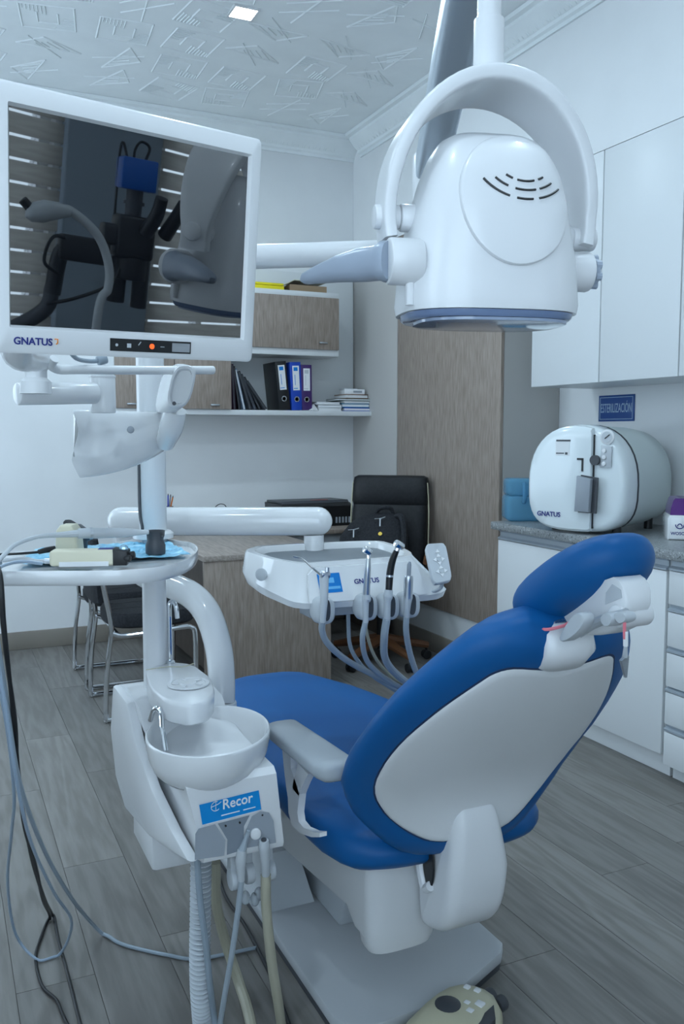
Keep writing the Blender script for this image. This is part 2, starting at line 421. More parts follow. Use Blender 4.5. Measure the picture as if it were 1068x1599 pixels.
# ================================================================ wardrobe, kitchen-like counter
wd = thing('wardrobe', 'tall built-in wardrobe with ash wood door between taupe panels', 'wardrobe', (3.0, 4.9, 0))
YW = 3.985
obj('carcass', B().box(XF+.022, XR-.002, YW, YB-.002, .285, 2.653), taupe, wd, ang=0)
obj('wood_door', B().box(XF, XF+.021, YW, 5.158, .285, 2.653, .002), ashv, wd, label='ash wood door front')
obj('taupe_door', B().box(XF, XF+.021, 5.166, YB-.003, .285, 2.653, .002), taupe, wd)
obj('plinth', B().box(XF+.012, XR-.002, YW+.002, YB-.002, .118, .284), lac, wd, ang=0)
obj('skirting', B().box(XF+.002, XR-.002, YW, YB-.003, .001, .117, .003), taupe2, wd)
for (y0, y1, lab) in ((3.212, 3.718, 'white handleless wall cabinet nearest the wood wardrobe, above the sterilizer'), (2.732, 3.208, 'white handleless wall cabinet in the middle of the row above the sterilizer'), (2.20, 2.728, 'white handleless wall cabinet cut by the right picture edge')):
    t = thing('wall_cabinet', lab, 'cabinet', (3.0, (y0+y1)/2, 1.61), 'wall cabinets above the counter')
    obj('body', B().box(XF+.021, XR-.001, y0, y1, 1.612, 2.652), lac, t, ang=0)
    obj('door', B().box(XF, XF+.019, y0+.0015, y1-.0015, 1.612, 2.652, .0015), lac, t)
granite = speckle('granite', [(.10, .11, .115), (.34, .36, .37), (.20, .215, .22), (.50, .52, .53)], 95, .28, detail=5, spread=(.36, .66))
tag(obj('worktop', B().box(2.55, XR-.001, 1.9, 3.70, .89, .93, .006), granite), 'speckled grey granite worktop along the right wall', 'worktop')
t = thing('base_cabinet', 'white base cabinet with one wide door under the granite worktop', 'cabinet', (2.9, 3.1, 0))
obj('body', B().box(2.60, XR-.001, 2.535, 3.675, .10, .889), lac, t, ang=0)
obj('kick_board', B().box(2.635, XR-.002, 2.54, 3.67, .001, .099), lac, t, ang=0)
obj('door', B().box(2.58, 2.599, 2.54, 3.672, .10, .838, .0015), lac, t)
hp = [(2.578, .842), (2.578, .85), (2.592, .858), (2.592, .878), (2.582, .884), (2.582, .888), (2.599, .888), (2.599, .842)]
obj('handle_rail', B().prism(hp, 2.54, 3.672, 'y'), alu, t, ang=0)
t = thing('drawer_cabinet', 'white cabinet with five drawers and aluminium grip rails, right picture edge', 'cabinet', (2.9, 2.2, 0))
obj('body', B().box(2.60, XR-.001, 1.92, 2.53, .06, .889), lac, t, ang=0)
obj('kick_board', B().box(2.635, XR-.002, 1.925, 2.525, .001, .059), lac, t, ang=0)
for z0, z1 in ((.712, .842), (.545, .68), (.385, .518), (.232, .36), (.066, .20)):
    d = obj('drawer', B().box(2.58, 2.599, 1.925, 2.526, z0, z1, .0015), lac, t)
    dz = z1-.838
    obj('grip_rail', B().prism([(p, min(q, .882)+dz) for p, q in hp[:4]]+[(2.599, .872+dz), (2.599, .842+dz)], 1.925, 2.526, 'y'), alu, d, ang=0)
# sign
sg = thing('wall_sign', 'small blue ESTERILIZACIÓN sign on the white wall above the sterilizer', 'sign', (XR-.004, 3.52, 1.505))
signb = mat('sign_blue', (.015, .07, .26), .4); signl = mat('sign_line', (.35, .48, .62), .5)
obj('plate', B().box(XR-.006, XR-.0008, 3.395, 3.655, 1.437, 1.572, .001), signb, sg)
b = B()
for (y0, y1, z0, z1) in ((3.405, 3.645, 1.447, 1.450), (3.405, 3.645, 1.559, 1.562), (3.405, 3.408, 1.45, 1.559), (3.642, 3.645, 1.45, 1.559)): b.box(XR-.0068, XR-.006, y0, y1, z0, z1)
obj('border', b, signl, sg, ang=0)
obj('lettering', B().text('ESTERILIZACIÓN', (XR-.0066, 3.525, 1.503), (0, -1, 0), (0, 0, 1), .066, .004, .0004, .46), signl, sg, ang=0)
# ---- sterilizer (autoclave)
an = V((-.93, -.37, 0)).normalized(); ax_ = V((-an.y, an.x, 0))    # an: out of the front; ax_: to the right seen from the front
AO = PD(903, 745, 3.90); AO.z = .93
if ax_.dot(RT) < 0: ax_ = -ax_
AM = frame(AO, ax_, -an, V((0, 0, 1)))          # local x right, y into the wall, z up
st = thing('autoclave', 'large rounded white tabletop steam sterilizer on the granite worktop', 'sterilizer', AO)
stw = mat('sterilizer_white', (.74, .80, .82), .22, coat=.4); stside = mat('sterilizer_side', (.60, .67, .66), .35)
def dshape(y, s=1, n=40, hw=.235, z0=.008, z1=.485, dx=0):
    o = []; zc = .22
    for i in range(n):
        a = 2*PI*i/n; c, q = math.cos(a), math.sin(a)
        p = 2.25 if q > 0 else 3.2
        X_ = hw*math.copysign(abs(c)**(2/p), c); Z_ = ((z1-zc) if q > 0 else (zc-z0))*math.copysign(abs(q)**(2/p), q)
        o.append(V((X_*s+dx, y, zc+Z_*s)))
    return o
b = B(AM); b.loft([dshape(.10, .985), dshape(.34, .965), dshape(.48, .92), dshape(.535, .84), dshape(.55, .6)]); obj('housing', b, stside, st)
b = B(AM); b.loft([dshape(.099, .985), dshape(.085, 1.0), dshape(.02, 1.0), dshape(-.005, .985), dshape(-.018, .94), dshape(-.024, .86)]); fr = obj('front_ring', b, stw, st)
b = B(AM); b.loft([dshape(.108, 1.0), dshape(.0995, 1.0)]); obj('gasket_line', b, dgrey, st)
def clipx(loop, x1):
    return [V((min(p.x, x1), p.y, p.z)) for p in loop]
b = B(AM); b.loft([clipx(dshape(-.02, .985), .085), clipx(dshape(-.036, .975), .085), clipx(dshape(-.046, .93), .082), clipx(dshape(-.050, .80), .075)]); dr = obj('door', b, stw, st)
obj('door_gap', B(AM).box(.0855, .0895, -.032, -.02, .03, .44), black, st, ang=0)
b = B(AM); b.loft([[V((x_, y_, z_)) for x_, z_ in ((.035, .10), (.12, .10), (.125, .255), (.045, .265))] for y_ in (-.052, -.062)]); hd = obj('latch_recess', b, dgrey, st)
b = B(AM); b.prism([(.028, .105), (.098, .105), (.105, .25), (.036, .262)], -.088, -.058, 'y', .008); obj('latch_handle', b, mgrey, st)
obj('latch_slot', B(AM).box(.02, .05, -.054, -.047, .33, .338).box(.042, .05, -.054, -.047, .28, .338), black, st, ang=0)
obj('keyhole', B(AM).cyl((.10, -.034, .33), (.10, -.05, .33), .022, 16), dgrey, st)
b = B(AM); b.prism([(.118, .30), (.170, .30), (.172, .39), (.122, .395)], -.034, -.024, 'y', .003); kp = obj('control_panel', b, lgrey, st)
for i in range(3): obj('button', B(AM).cyl((.138, -.034, .315+.028*i), (.138, -.04, .315+.028*i), .010, 14, .002), white, kp)
b = B(AM); b.lathe([(.033, 0), (.033, .006), (.026, .009)], (.145, -.02, .43), (0, -1, 0), 24); ga = obj('gauge', b, white, st)
obj('gauge_face', B(AM).cyl((.145, -.0285, .43), (.145, -.0305, .43), .024, 20), lgrey, ga); obj('needle', B(AM).box(-.002, .002, -.001, .001, -.014, .014, M=Mx.Translation((.148, -.0315, .432)) @ Mx.Rotation(.9, 4, 'Y')), black, ga, ang=0)
b = B(AM); b.box(-.085, -.015, -.0515, -.05, .41, .418).box(-.085, -.045, -.0515, -.05, .355, .36).box(-.04, -.028, -.0515, -.05, .352, .362); obj('label_print', b, dgrey, dr, ang=0)
obj('label_paper', B(AM).box(-.088, -.018, -.0508, -.0495, .348, .409), paper, dr, ang=0)
b = B(); b.text('GNATUS', AM @ V((-.115, -.0525, .082)), ax_, (0, 0, 1), .030, .02); obj('lettering', b, navy, dr, ang=0)
for sx in (-.15, .15):
    for sy, sz in ((.08, .06), (.40, .07)): obj('foot', B(AM).cyl((sx, sy, 0.0005), (sx, sy, sz), .02, 12), black, st)
# ---- water tank
tk = mat('tank_blue', (.22, .52, .74), .15, trans=.6, ior=1.1)
JO = PZ(806, 815, .93); 
JM = frame(V((JO.x+.09, JO.y+.06, .931)), V((.9, -.42, 0)).normalized(), V((.42, .9, 0)).normalized(), V((0, 0, 1)))
t = thing('water_container', 'translucent blue plastic water container beside the sterilizer', 'container', JM.translation)
b = B(JM); b.box(-.10, .14, -.09, .09, 0, .13, .022, 3).box(-.095, .135, -.085, .085, .125, .215, .02, 3); obj('body', b, tk, t)
obj('cap', B(JM).cyl((.06, 0, .213), (.06, 0, .24), .03, 20, .004), tk, t)
b = B(JM); b.tube([(-.02, -.086, .19), (-.02, -.11, .185), (-.02, -.112, .11), (-.02, -.088, .10)], .011, 8, 4); obj('grip', b, tk, t)
# ---- purple and white device
PO = PZ(1040, 841, .93)
PM = frame(PO+V((.085, -.05, .0005)), V((.78, -.62, 0)).normalized(), V((.62, .78, 0)).normalized(), V((0, 0, 1)))
t = thing('sealing_machine', 'small purple and white tabletop device at the right picture edge on the worktop', 'device', PM.translation)
b = B(PM); b.prism([(-.098, .0), (.098, 0), (.1, .09), (.095, .105), (-.092, .105), (-.1, .09)], -.07, .12, 'y', .012, 3); ob_ = obj('body', b, gloss, t)
b = B(PM); b.loft([[V((x_*s, y_, z_)) for x_, y_ in ((-.09, -.06), (.09, -.06), (.09, .11), (-.09, .11))] for z_, s in ((.10, 1), (.13, .98), (.165, .88), (.175, .80))]); obj('lid', b, purple, t, ang=60)
b = B(); b.text('WOSON', PM @ V((-.052, -.0706, .028)), PM.to_3x3() @ V((1, 0, 0)), (0, 0, 1), .018, .02)
b2 = B(PM); b2.tube([(-.052+.017*math.cos(PI*(1+k/8)), -.0706, .066+.017*math.sin(PI*(1+k/8))) for k in range(9)], .0022, 6, 1, smooth=False)
b2.tube([(-.052+.009*math.cos(PI*k/6), -.0706, .058+.011*math.sin(PI*k/6)) for k in range(7)], .0022, 6, 1, smooth=False)
obj('lettering', b, navy, ob_, ang=0); obj('logo_mark', b2, navy, ob_)
# ================================================================ shelves on the back wall
YS = 5.54
tag(obj('wall_shelf', B().box(.95, 2.852, YS, YB-.001, 1.495, 1.528, .001), lac), 'long white wall shelf holding the binders above the desk', 'shelf')
def knob(parent, x, z): obj('knob', B().box(x-.03, x+.03, YS-.036, YS-.020, z-.006, z+.006, .004), steel, parent)
t = thing('wall_cupboard', 'wood-fronted cupboard with two doors on the left of the white shelf', 'cabinet', (1.4, 5.7, 1.53))
obj('body', B().box(1.02, 1.768, YS+.002, YB-.001, 1.5285, 1.896), lac, t, ang=0)
for x0, x1, kx in ((1.022, 1.393, 1.12), (1.397, 1.768, 1.655)):
    d = obj('door', B().box(x0, x1, YS-.018, YS, 1.531, 1.896, .0015), ashv, t); knob(d, kx, 1.556)
t = thing('wall_cupboard', 'wood-fronted cupboard with white boards high on the back wall', 'cabinet', (2.2, 5.7, 1.9))
obj('bottom_board', B().box(1.772, 2.545, YS-.002, YB-.001, 1.898, 1.938, .001), lac, t)
obj('body', B().box(1.775, 2.54, YS+.002, YB-.001, 1.938, 2.29), lac, t, ang=0)
obj('top_board', B().box(1.772, 2.545, YS-.002, YB-.001, 2.29, 2.325, .001), lac, t)
d = obj('door', B().box(1.776, 2.541, YS-.018, YS, 1.942, 2.289, .0015), ashv, t); knob(d, 2.42, 1.985)
tag(obj('wall_panel', B().box(1.77, 2.79, YB-.017, YB-.0005, 1.53, 2.50, .002), lac), 'white backing board on the wall behind binders and cupboard', 'panel')
# on the cupboard
t = thing('yellow_box', 'flat yellow box on top of the high cupboard', 'box', (2.05, 5.65, 2.325)); obj('base', B().box(1.86, 2.155, 5.56, 5.72, 2.3258, 2.352, .002), yellow, t); obj('lid', B().box(1.857, 2.15, 5.555, 5.722, 2.353, 2.368, .002), yellow, t)
b = B(); b.box(2.20, 2.47, 5.57, 5.78, 2.3258, 2.331).box(2.20, 2.205, 5.57, 5.78, 2.331, 2.37).box(2.465, 2.47, 5.57, 5.78, 2.331, 2.37).box(2.205, 2.465, 5.57, 5.575, 2.331, 2.37).box(2.205, 2.465, 5.775, 5.78, 2.331, 2.37)
t = thing('cardboard_box', 'open brown cardboard box on top of the high cupboard', 'box', (2.33, 5.67, 2.3258)); obj('tray', b, card, t, ang=0)
obj('lid_flap', B().raw([V((2.16, 5.56, 2.365)), V((2.23, 5.56, 2.40)), V((2.23, 5.78, 2.40)), V((2.16, 5.78, 2.365)), V((2.16, 5.56, 2.361)), V((2.23, 5.56, 2.396)), V((2.23, 5.78, 2.396)), V((2.16, 5.78, 2.361))], [(0, 1, 2, 3), (7, 6, 5, 4), (0, 4, 5, 1), (1, 5, 6, 2), (2, 6, 7, 3), (3, 7, 4, 0)]).box(2.23, 2.47, 5.56, 5.78, 2.396, 2.40), beige, t, ang=0)
# ring binders
def binder(x, tilt, m, label, w=.078, h=.315):
    M = Mx.Translation((x, 5.57, 1.5285)) @ Mx.Rotation(tilt, 4, 'Y')
    if tilt < 0: M = M @ Mx.Translation((0, 0, 0))
    t = thing('ring_binder', label, 'binder', (x, 5.7, 1.53), 'ring binders on the shelf')
    obj('cover', B(M).box(0, w, 0, .006, 0, h, .002).box(0, .004, .006, .24, 0, h, .001).box(w-.004, w, .006, .24, 0, h, .001), m, t)
    obj('pages', B(M).box(.008, w-.008, .02, .22, .004, h-.02), paper, t, ang=0)
    s = obj('spine_label', B(M).box(.016, w-.014, -.0012, -.0002, .135, h-.025), paper, t, ang=0)
    obj('label_print', B(M).box(.024, w-.024, -.0018, -.0013, h-.06, h-.035).box(.03, .034, -.0018, -.0013, .17, .24).box(.02, .05, -.0018, -.0013, .145, .15), stick if m is not purbind else lgrey, s, ang=0)
    b = B(M); b.lathe([(.017, 0), (.019, .002), (.013, .002), (.012, 0)], (w/2, -.0002, .075), (0, -1, 0), 18); obj('finger_ring', b, steel, t)
def zfix(tilt, w): return max(0, -w*math.sin(tilt)) if False else 0
for (px_, tl, m_, lb_, h_) in ((PY(437, 640, 5.57).x, -.10, black, 'black ring binder leaning left, leftmost of the three', .325), (PY(456, 640, 5.57).x, -.045, bluebind, 'bright blue ring binder between the black and purple ones', .325), (PY(471, 640, 5.57).x, -.01, purbind, 'dark purple ring binder, rightmost of the three', .31)):
    binder(px_, tl, m_, lb_, h=h_)
# leaning folders
fc = [mat('folder_a', (.05, .02, .05), .5), black, mat('folder_b', (.25, .35, .5), .5), dgrey, mat('folder_c', (.09, .1, .13), .5), black, dgrey]
for i in range(7):
    x0 = 1.80+.037*i; lean = .05+.085*i if i < 6 else .62
    Lh = .30-.012*i
    M = Mx.Translation((x0, 5.575+.01*(i % 3), 1.5287)) @ Mx.Rotation(-lean, 4, 'Y')
    t = thing('folder', ['slim plum folder standing against the cupboard side', 'black folder leaning, second from the cupboard side', 'pale blue folder in the leaning row beside the cupboard', 'dark grey folder leaning in the middle of the row', 'slate folder leaning, third from the black binder', 'black folder leaning, second from the black binder', 'dark grey folder leaning lowest, next to the black binder'][i], 'folder', (x0, 5.65, 1.53), 'leaning folders on the shelf')
    obj('cover', B(M).box(0, .0025, 0, .2, 0, Lh, .0008).box(.0135, .016, 0, .2, 0, Lh, .0008), fc[i], t); obj('sheets', B(M).box(.003, .013, .004, .19, .004, Lh-.008), paper if i == 2 else dgrey, t, ang=0)
b = B(); b.raw([V((2.26, 5.56, 1.5292)), V((2.36, 5.545, 1.531)), V((2.40, 5.555, 1.5295)), V((2.385, 5.60, 1.575)), V((2.30, 5.60, 1.533))], [(0, 1, 4), (1, 3, 4), (1, 2, 3)])
so = b.raw([V((2.26, 5.561, 1.5287)), V((2.36, 5.546, 1.5287)), V((2.40, 5.556, 1.5287)), V((2.30, 5.601, 1.5287))], [(0, 1, 2, 3)])
tag(obj('crumpled_paper', so, paper), 'crumpled white sheet on the shelf before the purple binder', 'paper')
# stacks of papers and books on the right end
def stack(items):
    for (x0, x1, y0, y1, z, h, rz, m, lab, nm) in items:
        z = Z0+(z-Z0)*1.75; h *= 1.7
        cx_, cy_ = (x0+x1)/2, (y0+y1)/2; M = Mx.Translation((cx_, cy_, z)) @ Mx.Rotation(rz, 4, 'Z')
        t = thing(nm, lab, 'book' if nm == 'book' else 'papers', (cx_, cy_, z), 'papers piled on the right end of the shelf')
        obj('cover', B(M).box(-(x1-x0)/2, (x1-x0)/2, -(y1-y0)/2, (y1-y0)/2, 0, h*.18, .0006).box(-(x1-x0)/2, (x1-x0)/2, -(y1-y0)/2, (y1-y0)/2, h*.82, h, .0006), m, t)
        obj('pages', B(M).box(-(x1-x0)/2+.003, (x1-x0)/2-.003, -(y1-y0)/2+.003, (y1-y0)/2-.003, h*.18, h*.82), paper, t, ang=0)
teal = mat('teal_cover', (.01, .18, .35), .5); brn = mat('brown_cover', (.22, .12, .08), .5); grn = mat('green_cover', (.04, .09, .06), .5)
Z0 = 1.5286
stack([(2.40, 2.58, 5.57, 5.78, Z0, .012, .05, paper, 'thin white booklet, lowest of the left paper pile', 'booklet'), (2.41, 2.59, 5.575, 5.78, Z0+.0125, .012, -.03, lgrey, 'grey booklet in the middle of the left paper pile', 'booklet'), (2.395, 2.57, 5.57, 5.77, Z0+.025, .010, .02, paper, 'white booklet on top of the left paper pile', 'booklet'),
       (2.60, 2.81, 5.565, 5.79, Z0, .014, .02, bluebind, 'blue-covered book at the bottom of the right pile', 'book'), (2.59, 2.80, 5.57, 5.79, Z0+.0145, .016, -.03, teal, 'teal-covered book second from bottom of the right pile', 'book'), (2.60, 2.80, 5.57, 5.79, Z0+.031, .010, .02, paper, 'white booklet in the middle of the right pile', 'book'),
       (2.56, 2.86, 5.56, 5.79, Z0+.0415, .008, .0, grn, 'dark green folder sticking out of the right pile', 'book'), (2.62, 2.79, 5.58, 5.77, Z0+.05, .018, .06, brn, 'brown book under the white carton on the right pile', 'book')])
t = thing('carton', 'small printed white carton on top of the right paper pile', 'box', (2.71, 5.67, 1.6)); cm = Mx.Translation((2.71, 5.67, Z0+.0685*1.75)) @ Mx.Rotation(-.12, 4, 'Z')
obj('body', B(cm).box(-.075, .075, -.06, .06, 0, .035, .001), paper, t); obj('print', B(cm).box(-.01, .055, -.0605, -.0601, .01, .025), mgrey, t, ang=0); obj('top_sheet', B(cm).box(-.08, .02, -.06, .05, .0355, .040), lgrey, t, ang=0)
# ================================================================ desk
DX0, DX1, DY0 = 1.222, 1.93, 4.302
t = thing('desk', 'wood-grain office desk with a full end panel under the shelf', 'desk', (1.57, 5.0, 0))
obj('top', B().box(DX0-.005, DX1+.005, DY0-.008, YB-.02, .722, .75, .002), ashy, t)
obj('end_panel', B().box(DX0, DX1, DY0, DY0+.028, .001, .7215, .001), ashv, t)
obj('far_panel', B().box(DX0, DX1, YB-.06, YB-.032, .001, .7215), ashv, t, ang=0)
shadew = wood('shaded_ash', (.06, .045, .035), (.11, .085, .07), 2, .5, .3, 1.6)  # the desk ash again, with under-desk shade put into the colour
obj('modesty_panel', B().box(DX0+.06, DX0+.08, DY0+.0285, YB-.061, .10, .7215), shadew, t, ang=0)
obj('drawer_block', B().box(DX0+.09, DX1-.02, DY0+.0285, DY0+.42, .08, .7215), shadew, t, ang=0)
t = thing('side_desk', 'wood return desk under the printer by the back wall', 'desk', (2.3, 5.5, 0))
obj('top', B().box(1.937, 2.74, 5.16, YB-.02, .722, .75, .002), ashv, t)
obj('leg_panel', B().box(2.712, 2.738, 5.17, YB-.03, .001, .7215), shadew, t, ang=0)
obj('rail', B().box(1.94, 2.70, 5.20, 5.215, .60, .7215), lgrey, t, ang=0)
# printer
t = thing('printer', 'black inkjet printer on the desk by the back wall', 'printer', (2.33, 5.5, .75))
b = B(); b.prism([(5.36, .7505), (5.70, .7505), (5.72, .90), (5.40, .905), (5.36, .885)], 2.06, 2.57, 'x', .008); obj('body', b, black, t)
b = B(); b.prism([(5.40, .9055), (5.70, .901), (5.70, .915), (5.42, .922)], 2.07, 2.56, 'x', .004); obj('scanner_lid', b, dgrey, t)
for i in range(5): obj('vent_slit', B().box(2.44+.024*i, 2.452+.024*i, 5.355, 5.3597, .77, .81), mgrey, t, ang=0)
obj('control_strip', B().box(2.30, 2.42, 5.44, 5.47, .9205, .9235), mat('dark_red', (.3, .02, .02), .4), t, ang=0)
# pen cup, pens, mouse, cable
pc = PY(262, 780, 5.62); pcx, pcy = pc.x, pc.y
t = thing('pen_cup', 'dark pen cup on the desk behind the white arm', 'cup', (pcx, pcy, .7505))
b = B(); b.lathe([(.036, 0), (.036, .15), (.033, .15), (.033, .035), (.0, .035)], (pcx, pcy, .7505), n=20); obj('body', b, dgrey, t)
for i, (c_, l_) in enumerate((((.6, .15, .02), 'orange'), ((.02, .05, .4), 'dark blue'), ((.01, .01, .01), 'black'), ((.03, .1, .6), 'bright blue'), ((.2, .2, .25), 'grey'))):
    m_ = mat('pen_'+l_, c_, .4); a_ = 2*PI*i/5; dx, dy = .022*math.cos(a_), .022*math.sin(a_)
    t = thing('pen', l_+' pen standing in the dark pen cup on the desk', 'pen', (pcx, pcy, .787), 'pens in the pen cup')
    p0, p1 = V((pcx-dx*.3, pcy-dy*.3, .792)), V((pcx+dx*1.5, pcy+dy*1.5, .958+.012*(i % 3)))
    obj('barrel', B().tube([p0, p1], .0045, 8, smooth=False), m_, t); obj('tip', B().tube([p1, p1+(p1-p0).normalized()*.012], [.004, .0012], 8, smooth=False), black, t)
ms = PY(285, 793, 5.3)
t = thing('computer_mouse', 'small black mouse on the desk beside the pen cup', 'mouse', (ms.x, 5.3, .7505))
obj('shell', B().loft([ring((ms.x, 5.3, .7505+z_), (1, 0, 0), (0, 1, 0), .032*s, .052*s, 20, 2.4) for z_, s in ((0, .96), (.012, 1), (.024, .85), (.032, .55), (.035, .2))]), black, t); obj('wheel', B().cyl((ms.x-.003, 5.275, .778), (ms.x+.003, 5.275, .778), .008, 12), dgrey, t)
tag(obj('thin_cable', B().tube([PY(330, 800, 5.35), PY(338, 790, 5.36), PY(346, 787, 5.37), PY(354, 793, 5.38), V((1.75, 5.42, .755))], .003, 6), black), 'thin black cable looping on the desk top', 'cable')
# ================================================================ office chair with backpack
oc = V((2.395, 4.60, 0)); of = V((-.62, -.78, 0)).normalized(); osx = V((-of.y, of.x, 0));
if osx.dot(RT) < 0: osx = -osx
OM = frame(oc, osx, -of, V((0, 0, 1)))       # x right (seen from the front), y to the back, z up
t = thing('office_chair', 'black leather office chair with brown wooden star base', 'chair', oc)
b = B(OM); b.loft([ring((0, .0, z_), (1, 0, 0), (0, 1, 0), .25*s, .25*s, 28, 4) for z_, s in ((.41, .9), (.425, .97), (.455, 1), (.485, .97), (.498, .88), (.503, .6))]); obj('seat', b, blackl, t)
def bk(z, w, y, d): return ring((0, y, z), (1, 0, 0), (0, 1, 0), w, d, 28, 4)
b = B(OM); b.loft([bk(.50, .20, .235, .03), bk(.53, .225, .235, .05), bk(.70, .235, .25, .055), bk(.90, .235, .275, .055), bk(.935, .232, .28, .045)]); bkp = obj('backrest', b, blackl, t)
b = B(OM); b.loft([bk(.93, .233, .28, .045), bk(.955, .24, .285, .062), bk(1.06, .24, .30, .06), bk(1.10, .232, .305, .045), bk(1.112, .21, .306, .02)]); obj('head_cushion', b, blackl, t)
for s in (-1, 1):
    b = B(OM); b.tube([(s*.235, .27, 1.07), (s*.245, .262, .9), (s*.245, .24, .6)], .004, 6); obj('piping', b, beige, bkp)
    b = B(OM); b.tube([(s*.26, .18, .50), (s*.29, .10, .62), (s*.29, -.05, .66), (s*.29, -.16, .64)], [.018, .022, .024, .018], 10); obj('arm', b, brownw, t)
obj('gas_column', B(OM).cyl((0, 0, .12), (0, 0, .42), .028, 16), black, t)
for i in range(5):
    a = 2*PI*i/5+.5; c, s = math.cos(a), math.sin(a); p = V((.29*c, .29*s, 0))
    b = B(OM); b.tube([V((.02*c, .02*s, .14)), V((.16*c, .16*s, .115)), V((.30*c, .30*s, .085))], [.034, .028, .02], 8); lg = obj('star_leg', b, brownw, t)
    b = B(OM); q = V((-s, c, 0)); b.cyl(p*1.0+q*-.024+V((0, 0, .0285)), p+q*-.006+V((0, 0, .0285)), .028, 16, .005).cyl(p+q*.006+V((0, 0, .0285)), p+q*.024+V((0, 0, .0285)), .028, 16, .005).cyl(p+V((0, 0, .03)), p+V((0, 0, .085)), .008, 8); obj('caster', b, black, lg)
# backpack on the seat
bm_ = OM @ Mx.Translation((-.06, .02, .5045)) @ Mx.Rotation(-.10, 4, 'X')
t = thing('backpack', 'black backpack slumped on the office chair seat', 'backpack', OM @ V((0, .02, .5)))
def bp(z, w, y, d, dx=0): return ring((dx, y, z), (1, 0, 0), (0, 1, 0), w, d, 26, 3)
b = B(bm_); b.loft([bp(.0, .18, .0, .09), bp(.02, .205, .0, .11), bp(.14, .215, .0, .12), bp(.25, .205, .02, .11), bp(.33, .17, .05, .09, .02), bp(.375, .12, .07, .065, .03), bp(.395, .07, .08, .035, .04)]); bd = obj('main_bag', b, blackf, t)
b = B(bm_); b.loft([bp(.02, .15, -.10, .03), bp(.04, .165, -.105, .045), bp(.16, .165, -.10, .045), bp(.20, .14, -.09, .03)]); obj('front_pocket', b, blackf, t)
b = B(bm_); b.tube([(.10, .06, .36), (.17, .0, .37), (.20, -.06, .25), (.19, -.10, .08)], .02, 8); obj('shoulder_strap', b, blackf, t)
b = B(bm_); b.tube([(0, .06, .385), (.03, .04, .42), (.09, .05, .425), (.11, .07, .38)], .012, 8); obj('grab_handle', b, blackf, t)
for (zx, zy, zz_) in ((-.10, -.075, .29), (.05, -.03, .36)):
    b = B(bm_); b.box(zx-.004, zx+.004, zy-.02, zy-.014, zz_-.045, zz_).tube([(zx-.035, zy-.012, zz_-.004), (zx, zy-.016, zz_), (zx+.03, zy-.01, zz_+.01)], .004, 6); obj('zip_pull', b, chrome, bd)
b = B(bm_); b.lathe([(.012, 0), (.012, .004), (.006, .005)], (.06, -.088, .27), (0, -1, .4), 14); obj('gold_badge', b, mat('gold', (.6, .42, .08), .35, .8), bd)
# ================================================================ visitor chairs
def visitor(y0, label):
    t = thing('visitor_chair', label, 'chair', (.92, y0, 0), 'visitor chairs at the desk')
    hw = .225; r = .0125
    for s in (-1, 1):
        b = B(); yy = y0+s*hw
        b.tube([V((.66, yy, .84)), V((.70, yy, .62)), V((.725, yy, .45)), V((.70, yy, .25)), V((.69, yy, .03)), V((.70, yy, .0135)), V((.74, yy, .0135)), V((1.02, yy, .0135)), V((1.09, yy, .0135)), V((1.12, yy, .03)), V((1.13, yy, .20)), V((1.13, yy, .39)), V((1.11, yy, .425)), V((1.06, yy, .43)), V((.80, yy, .415)), V((.73, yy, .43))], r, 10, 4)
        obj('side_frame', b, chrome, t)
    b = B(); b.tube([V((.98, y0-hw, .4295)), V((.98, y0+hw, .4295))], .010, 8, smooth=False).tube([V((.76, y0-hw, .418)), V((.76, y0+hw, .418))], .010, 8, smooth=False).tube([V((.68, y0-hw, .72)), V((.68, y0+hw, .72))], .010, 8, smooth=False); obj('cross_bar', b, chrome, t)
    b = B(); b.loft([ring((.94, y0, z_), (1, 0, 0), (0, 1, 0), .215*s, .215*s, 24, 4) for z_, s in ((.44, .92), (.452, 1), (.49, 1), (.512, .94), (.518, .7))]); sc_ = obj('seat', b, blackf, t)
    for i in range(2): obj('seat_seam', B().box(.75, 1.13, y0-.07+.14*i-.002, y0-.07+.14*i+.002, .5165, .5195), black, sc_, ang=0)
    b = B(); b.loft([ring((.665+.06*(.84-z_), y0, z_), (1, 0, 0), (0, 1, 0), .028*s, .205*s, 24, 3.5) for z_, s in ((.56, .7), (.575, .95), (.70, 1), (.84, 1), (.875, .95), (.89, .7))]); obj('backrest', b, blackf, t)
visitor(4.38, 'chrome visitor chair with black padded seat, nearer one at the desk')
visitor(4.96, 'chrome visitor chair with black padded seat, farther one by the back wall')
# ================================================================ dental chair (axis parallel to Y, head end towards the camera)
XC = 1.035
ch = thing('dental_chair', 'blue reclining dental chair with white shell and grey armrest', 'dental chair', (XC, 2.1, 0))
pl = [(.775, 1.72), (.775, 2.72), (1.30, 2.72), (1.30, 1.80), (1.27, 1.765), (1.05, 1.665), (.86, 1.655), (.80, 1.67)]
obj('base_plate', B().prism(pl, .018, .05, 'z', .006), mat('plate_grey', (.46, .48, .50), .45), ch)
obj('base_skirt', B().prism([(x_*.99+.0103, y_*.99+.021) for x_, y_ in pl], .001, .0178, 'z'), dgrey, ch)
obj('junction_box', B().loft([[V(p) for p in ((.80, 2.19, .0505), (.93, 2.19, .0505), (.93, 2.46, .0505), (.80, 2.46, .0505))], [V(p) for p in ((.795, 2.21, .21), (.885, 2.21, .21), (.885, 2.46, .21), (.795, 2.46, .21))]]), lgrey, ch, ang=0)
obj('lift_column', B().prism([(2.05, .0505), (2.50, .0505), (2.20, .30), (1.92, .30)], .94, 1.16, 'x', .01), lgrey, ch)
